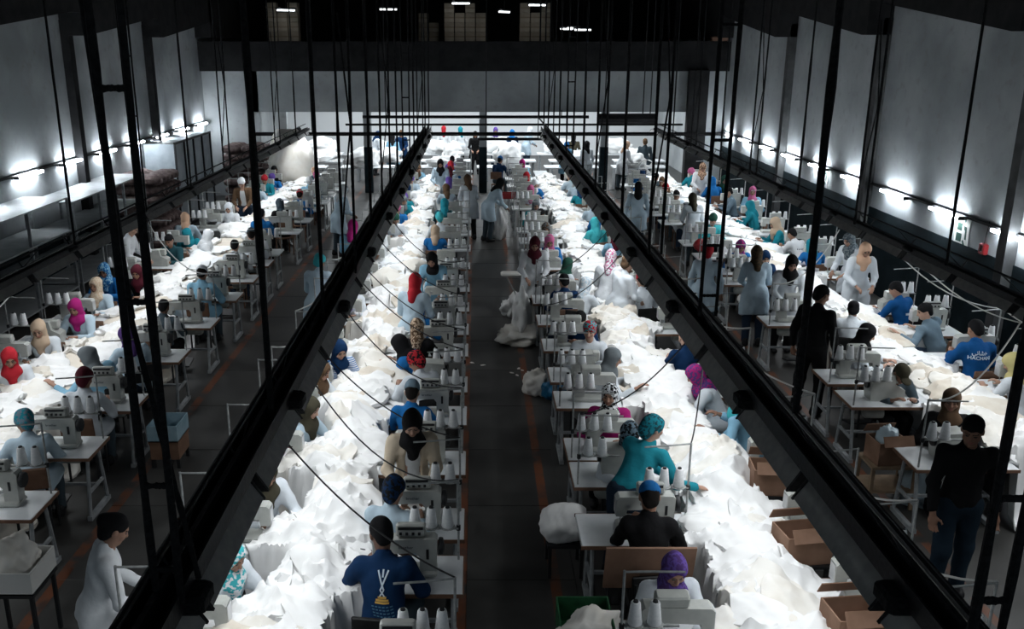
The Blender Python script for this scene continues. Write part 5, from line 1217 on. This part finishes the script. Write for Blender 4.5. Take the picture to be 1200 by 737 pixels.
# ------------------------------------------------------------------ the room beyond the lintel and the mezzanine above it
lb = bpy.data.lights.new('back_light', 'AREA'); lb.shape = 'RECTANGLE'; lb.size = .3; lb.size_y = 1.3; lb.energy = BACK_W; lb.color = (.9, .96, 1)
for k, x in enumerate((-6, -3.6, -1.2, 1.2, 3.6, 6)):
    for j, y in enumerate((32.6, 35.4, 38.4)):
        f = thing('light_fixture', 'strip light on the ceiling beyond the far lintel, column %s from left, row %s' % (['one', 'two', 'three', 'four', 'five', 'six'][k], ['one', 'two', 'three'][j]), 'light', (x, y, 3.9), 0, 'strip lights of the room beyond'); link('housing', MB().box((0, 0, .06), (.12, 1.3, .06)).mesh('housing', PLAST), f); link('tube', MB().tube([(0, -.6, .01), (0, .6, .01)], .018, 6).mesh('tube', TUBE), f); link('rod', MB().box((0, 0, .12), (.03, .03, .1)).mesh('rod', DKMETAL), f)
        lo = bpy.data.objects.new('back_light', lb); COLL.objects.link(lo); lo.parent = f; lo.location = (0, 0, -.03)
bt_ = MB().box((0, 0, .74), (1.9, .8, .04)).mesh('tabletop', LAM); bl_ = MB().box((0, 0, .36), (.06, .7, .72)).mesh('leg', STEEL)
for r, y in enumerate((32.2, 34.0, 36.2)):
    for k in range(6):
        x = -6.2+2.4*k+.3*(r % 2)
        o = thing('work_table', 'white work table beyond the far lintel, row %s, place %s from left' % (['one', 'two', 'three'][r], ['one', 'two', 'three', 'four', 'five', 'six'][k]), 'table', (x, y, 0)); link('tabletop', bt_, o); link('leg', bl_, o, (-.85, 0, 0)); link('leg', bl_, o, (.85, 0, 0))
        lump(x+random.uniform(-.3, .3), y, .76, (random.uniform(.45, .8), .3, random.uniform(.18, .42)), 100+r*10+k, FABS['bright white'], 'cloth_heap', 'white cloth heap on the work table beyond the lintel, row %s, place %s' % (['one', 'two', 'three'][r], ['one', 'two', 'three', 'four', 'five', 'six'][k]), 'fabric', .2)
for k, (px, w_) in enumerate(()):       # tall white stacks right at the far wall
    x = max(atY(px, 170, 40)[0], -7.6)
    for j in range(3): lump(x, 40.3, .0+.55*j, (w_*1.4, .5, .4), 200+k*4+j, FABS['bright white'], 'cloth_heap', '%s white cloth bale of the %s stack at the very back' % (['lowest', 'middle', 'top'][j], ['centre-right', 'leftmost', 'centre-left', 'rightmost'][k]), 'fabric', .1)
x = atY(330, 150, 29.3)[0]; lump(-6.0, 29.4, 0, (.9, .7, 1.3), 61, SACK, 'cloth_heap', 'tall grey-white cloth heap at the far left by the end of the rail', 'fabric', .12)
CTN = noisy('pale_carton', (.3, .26, .2), (.42, .37, .3), 3, .9); ctm = MB().box((0, 0, .16), (.34, .4, .315), bev=.01).mesh('carton', CTN)
tpm = MB().box((0, -.202, .16), (.34, .006, .05)).mesh('tape', plain('carton_tape', (.25, .2, .14), .5))
def cartons(px0, px1, y, n, where):
    xa = atY(px0, 40, y)[0]; xb = atY(px1, 40, y)[0]; m = max(1, int((xb-xa)/.37))
    for i in range(m):
        for k in range(n-(i*7 % 2)):
            o = thing('carton', 'pale carton on the dark mezzanine, %s stack, level %s, column %s' % (where, ['one', 'two', 'three', 'four'][k], ['one', 'two', 'three', 'four', 'five', 'six'][i % 6]), 'box', (xa+.2+.37*i, y, 5.0+.32*k), 0, 'cartons on the mezzanine, %s stack' % where); link('carton', ctm, o); link('tape', tpm, o)
cartons(314, 352, 33.0, 4, 'leftmost'); cartons(490, 515, 34.0, 3, 'centre-left'); cartons(520, 570, 33.6, 4, 'middle'); cartons(608, 648, 33.4, 4, 'right-hand')
o = open_box(*[atY(842, 68, 30.2)[0], 30.3], 5.0, .5, .3, .1, 0, 'shallow brown tray on the mezzanine edge at far right'); 
lm_ = bpy.data.lights.new('mezzanine_light', 'AREA'); lm_.shape = 'RECTANGLE'; lm_.size = .1; lm_.size_y = .7; lm_.energy = 1.6; lm_.color = (.95, .97, 1)
mt = MB().tube([(-.3, 0, 0), (.3, 0, 0)], .03, 6).mesh('tube', emit('mezz_tube', (.9, .96, 1), 3)); mh = MB().box((0, 0, .06), (.7, .08, .05)).mesh('housing', DKMETAL); mr = MB().box((0, 0, .3), (.02, .02, .44)).mesh('rod', DKMETAL)
for k, (px, py, y, rz) in enumerate(((335, 12, 32.2, .5), (455, 11, 34, 0), (591, 14, 33, .9), (664, 34, 35.5, .7), (672, 33, 35, .7), (683, 35, 34.5, 0), (540, 4, 32.6, 0), (630, 6, 32.4, .2))):  # lamps in front of the carton stacks are added to light the cartons
    x, z = atY(px, py, y); f = thing('mezzanine_lamp', 'small tube lamp above the dark mezzanine, %s from the left' % ORD[[335, 455, 540, 591, 630, 664, 672, 683].index(px)].replace('nearest', 'first'), 'lamp', (x, y, z), rz); link('tube', mt, f); link('housing', mh, f); link('rod', MB().box((0, 0, (6.68-z)/2+.04), (.02, .02, 6.66-z-.08)).mesh('rod', DKMETAL), f)
    lo = bpy.data.objects.new('mezzanine_light', lm_); COLL.objects.link(lo); lo.parent = f; lo.location = (0, 0, -.05); lo.rotation_euler = (.5, 0, PI/2)
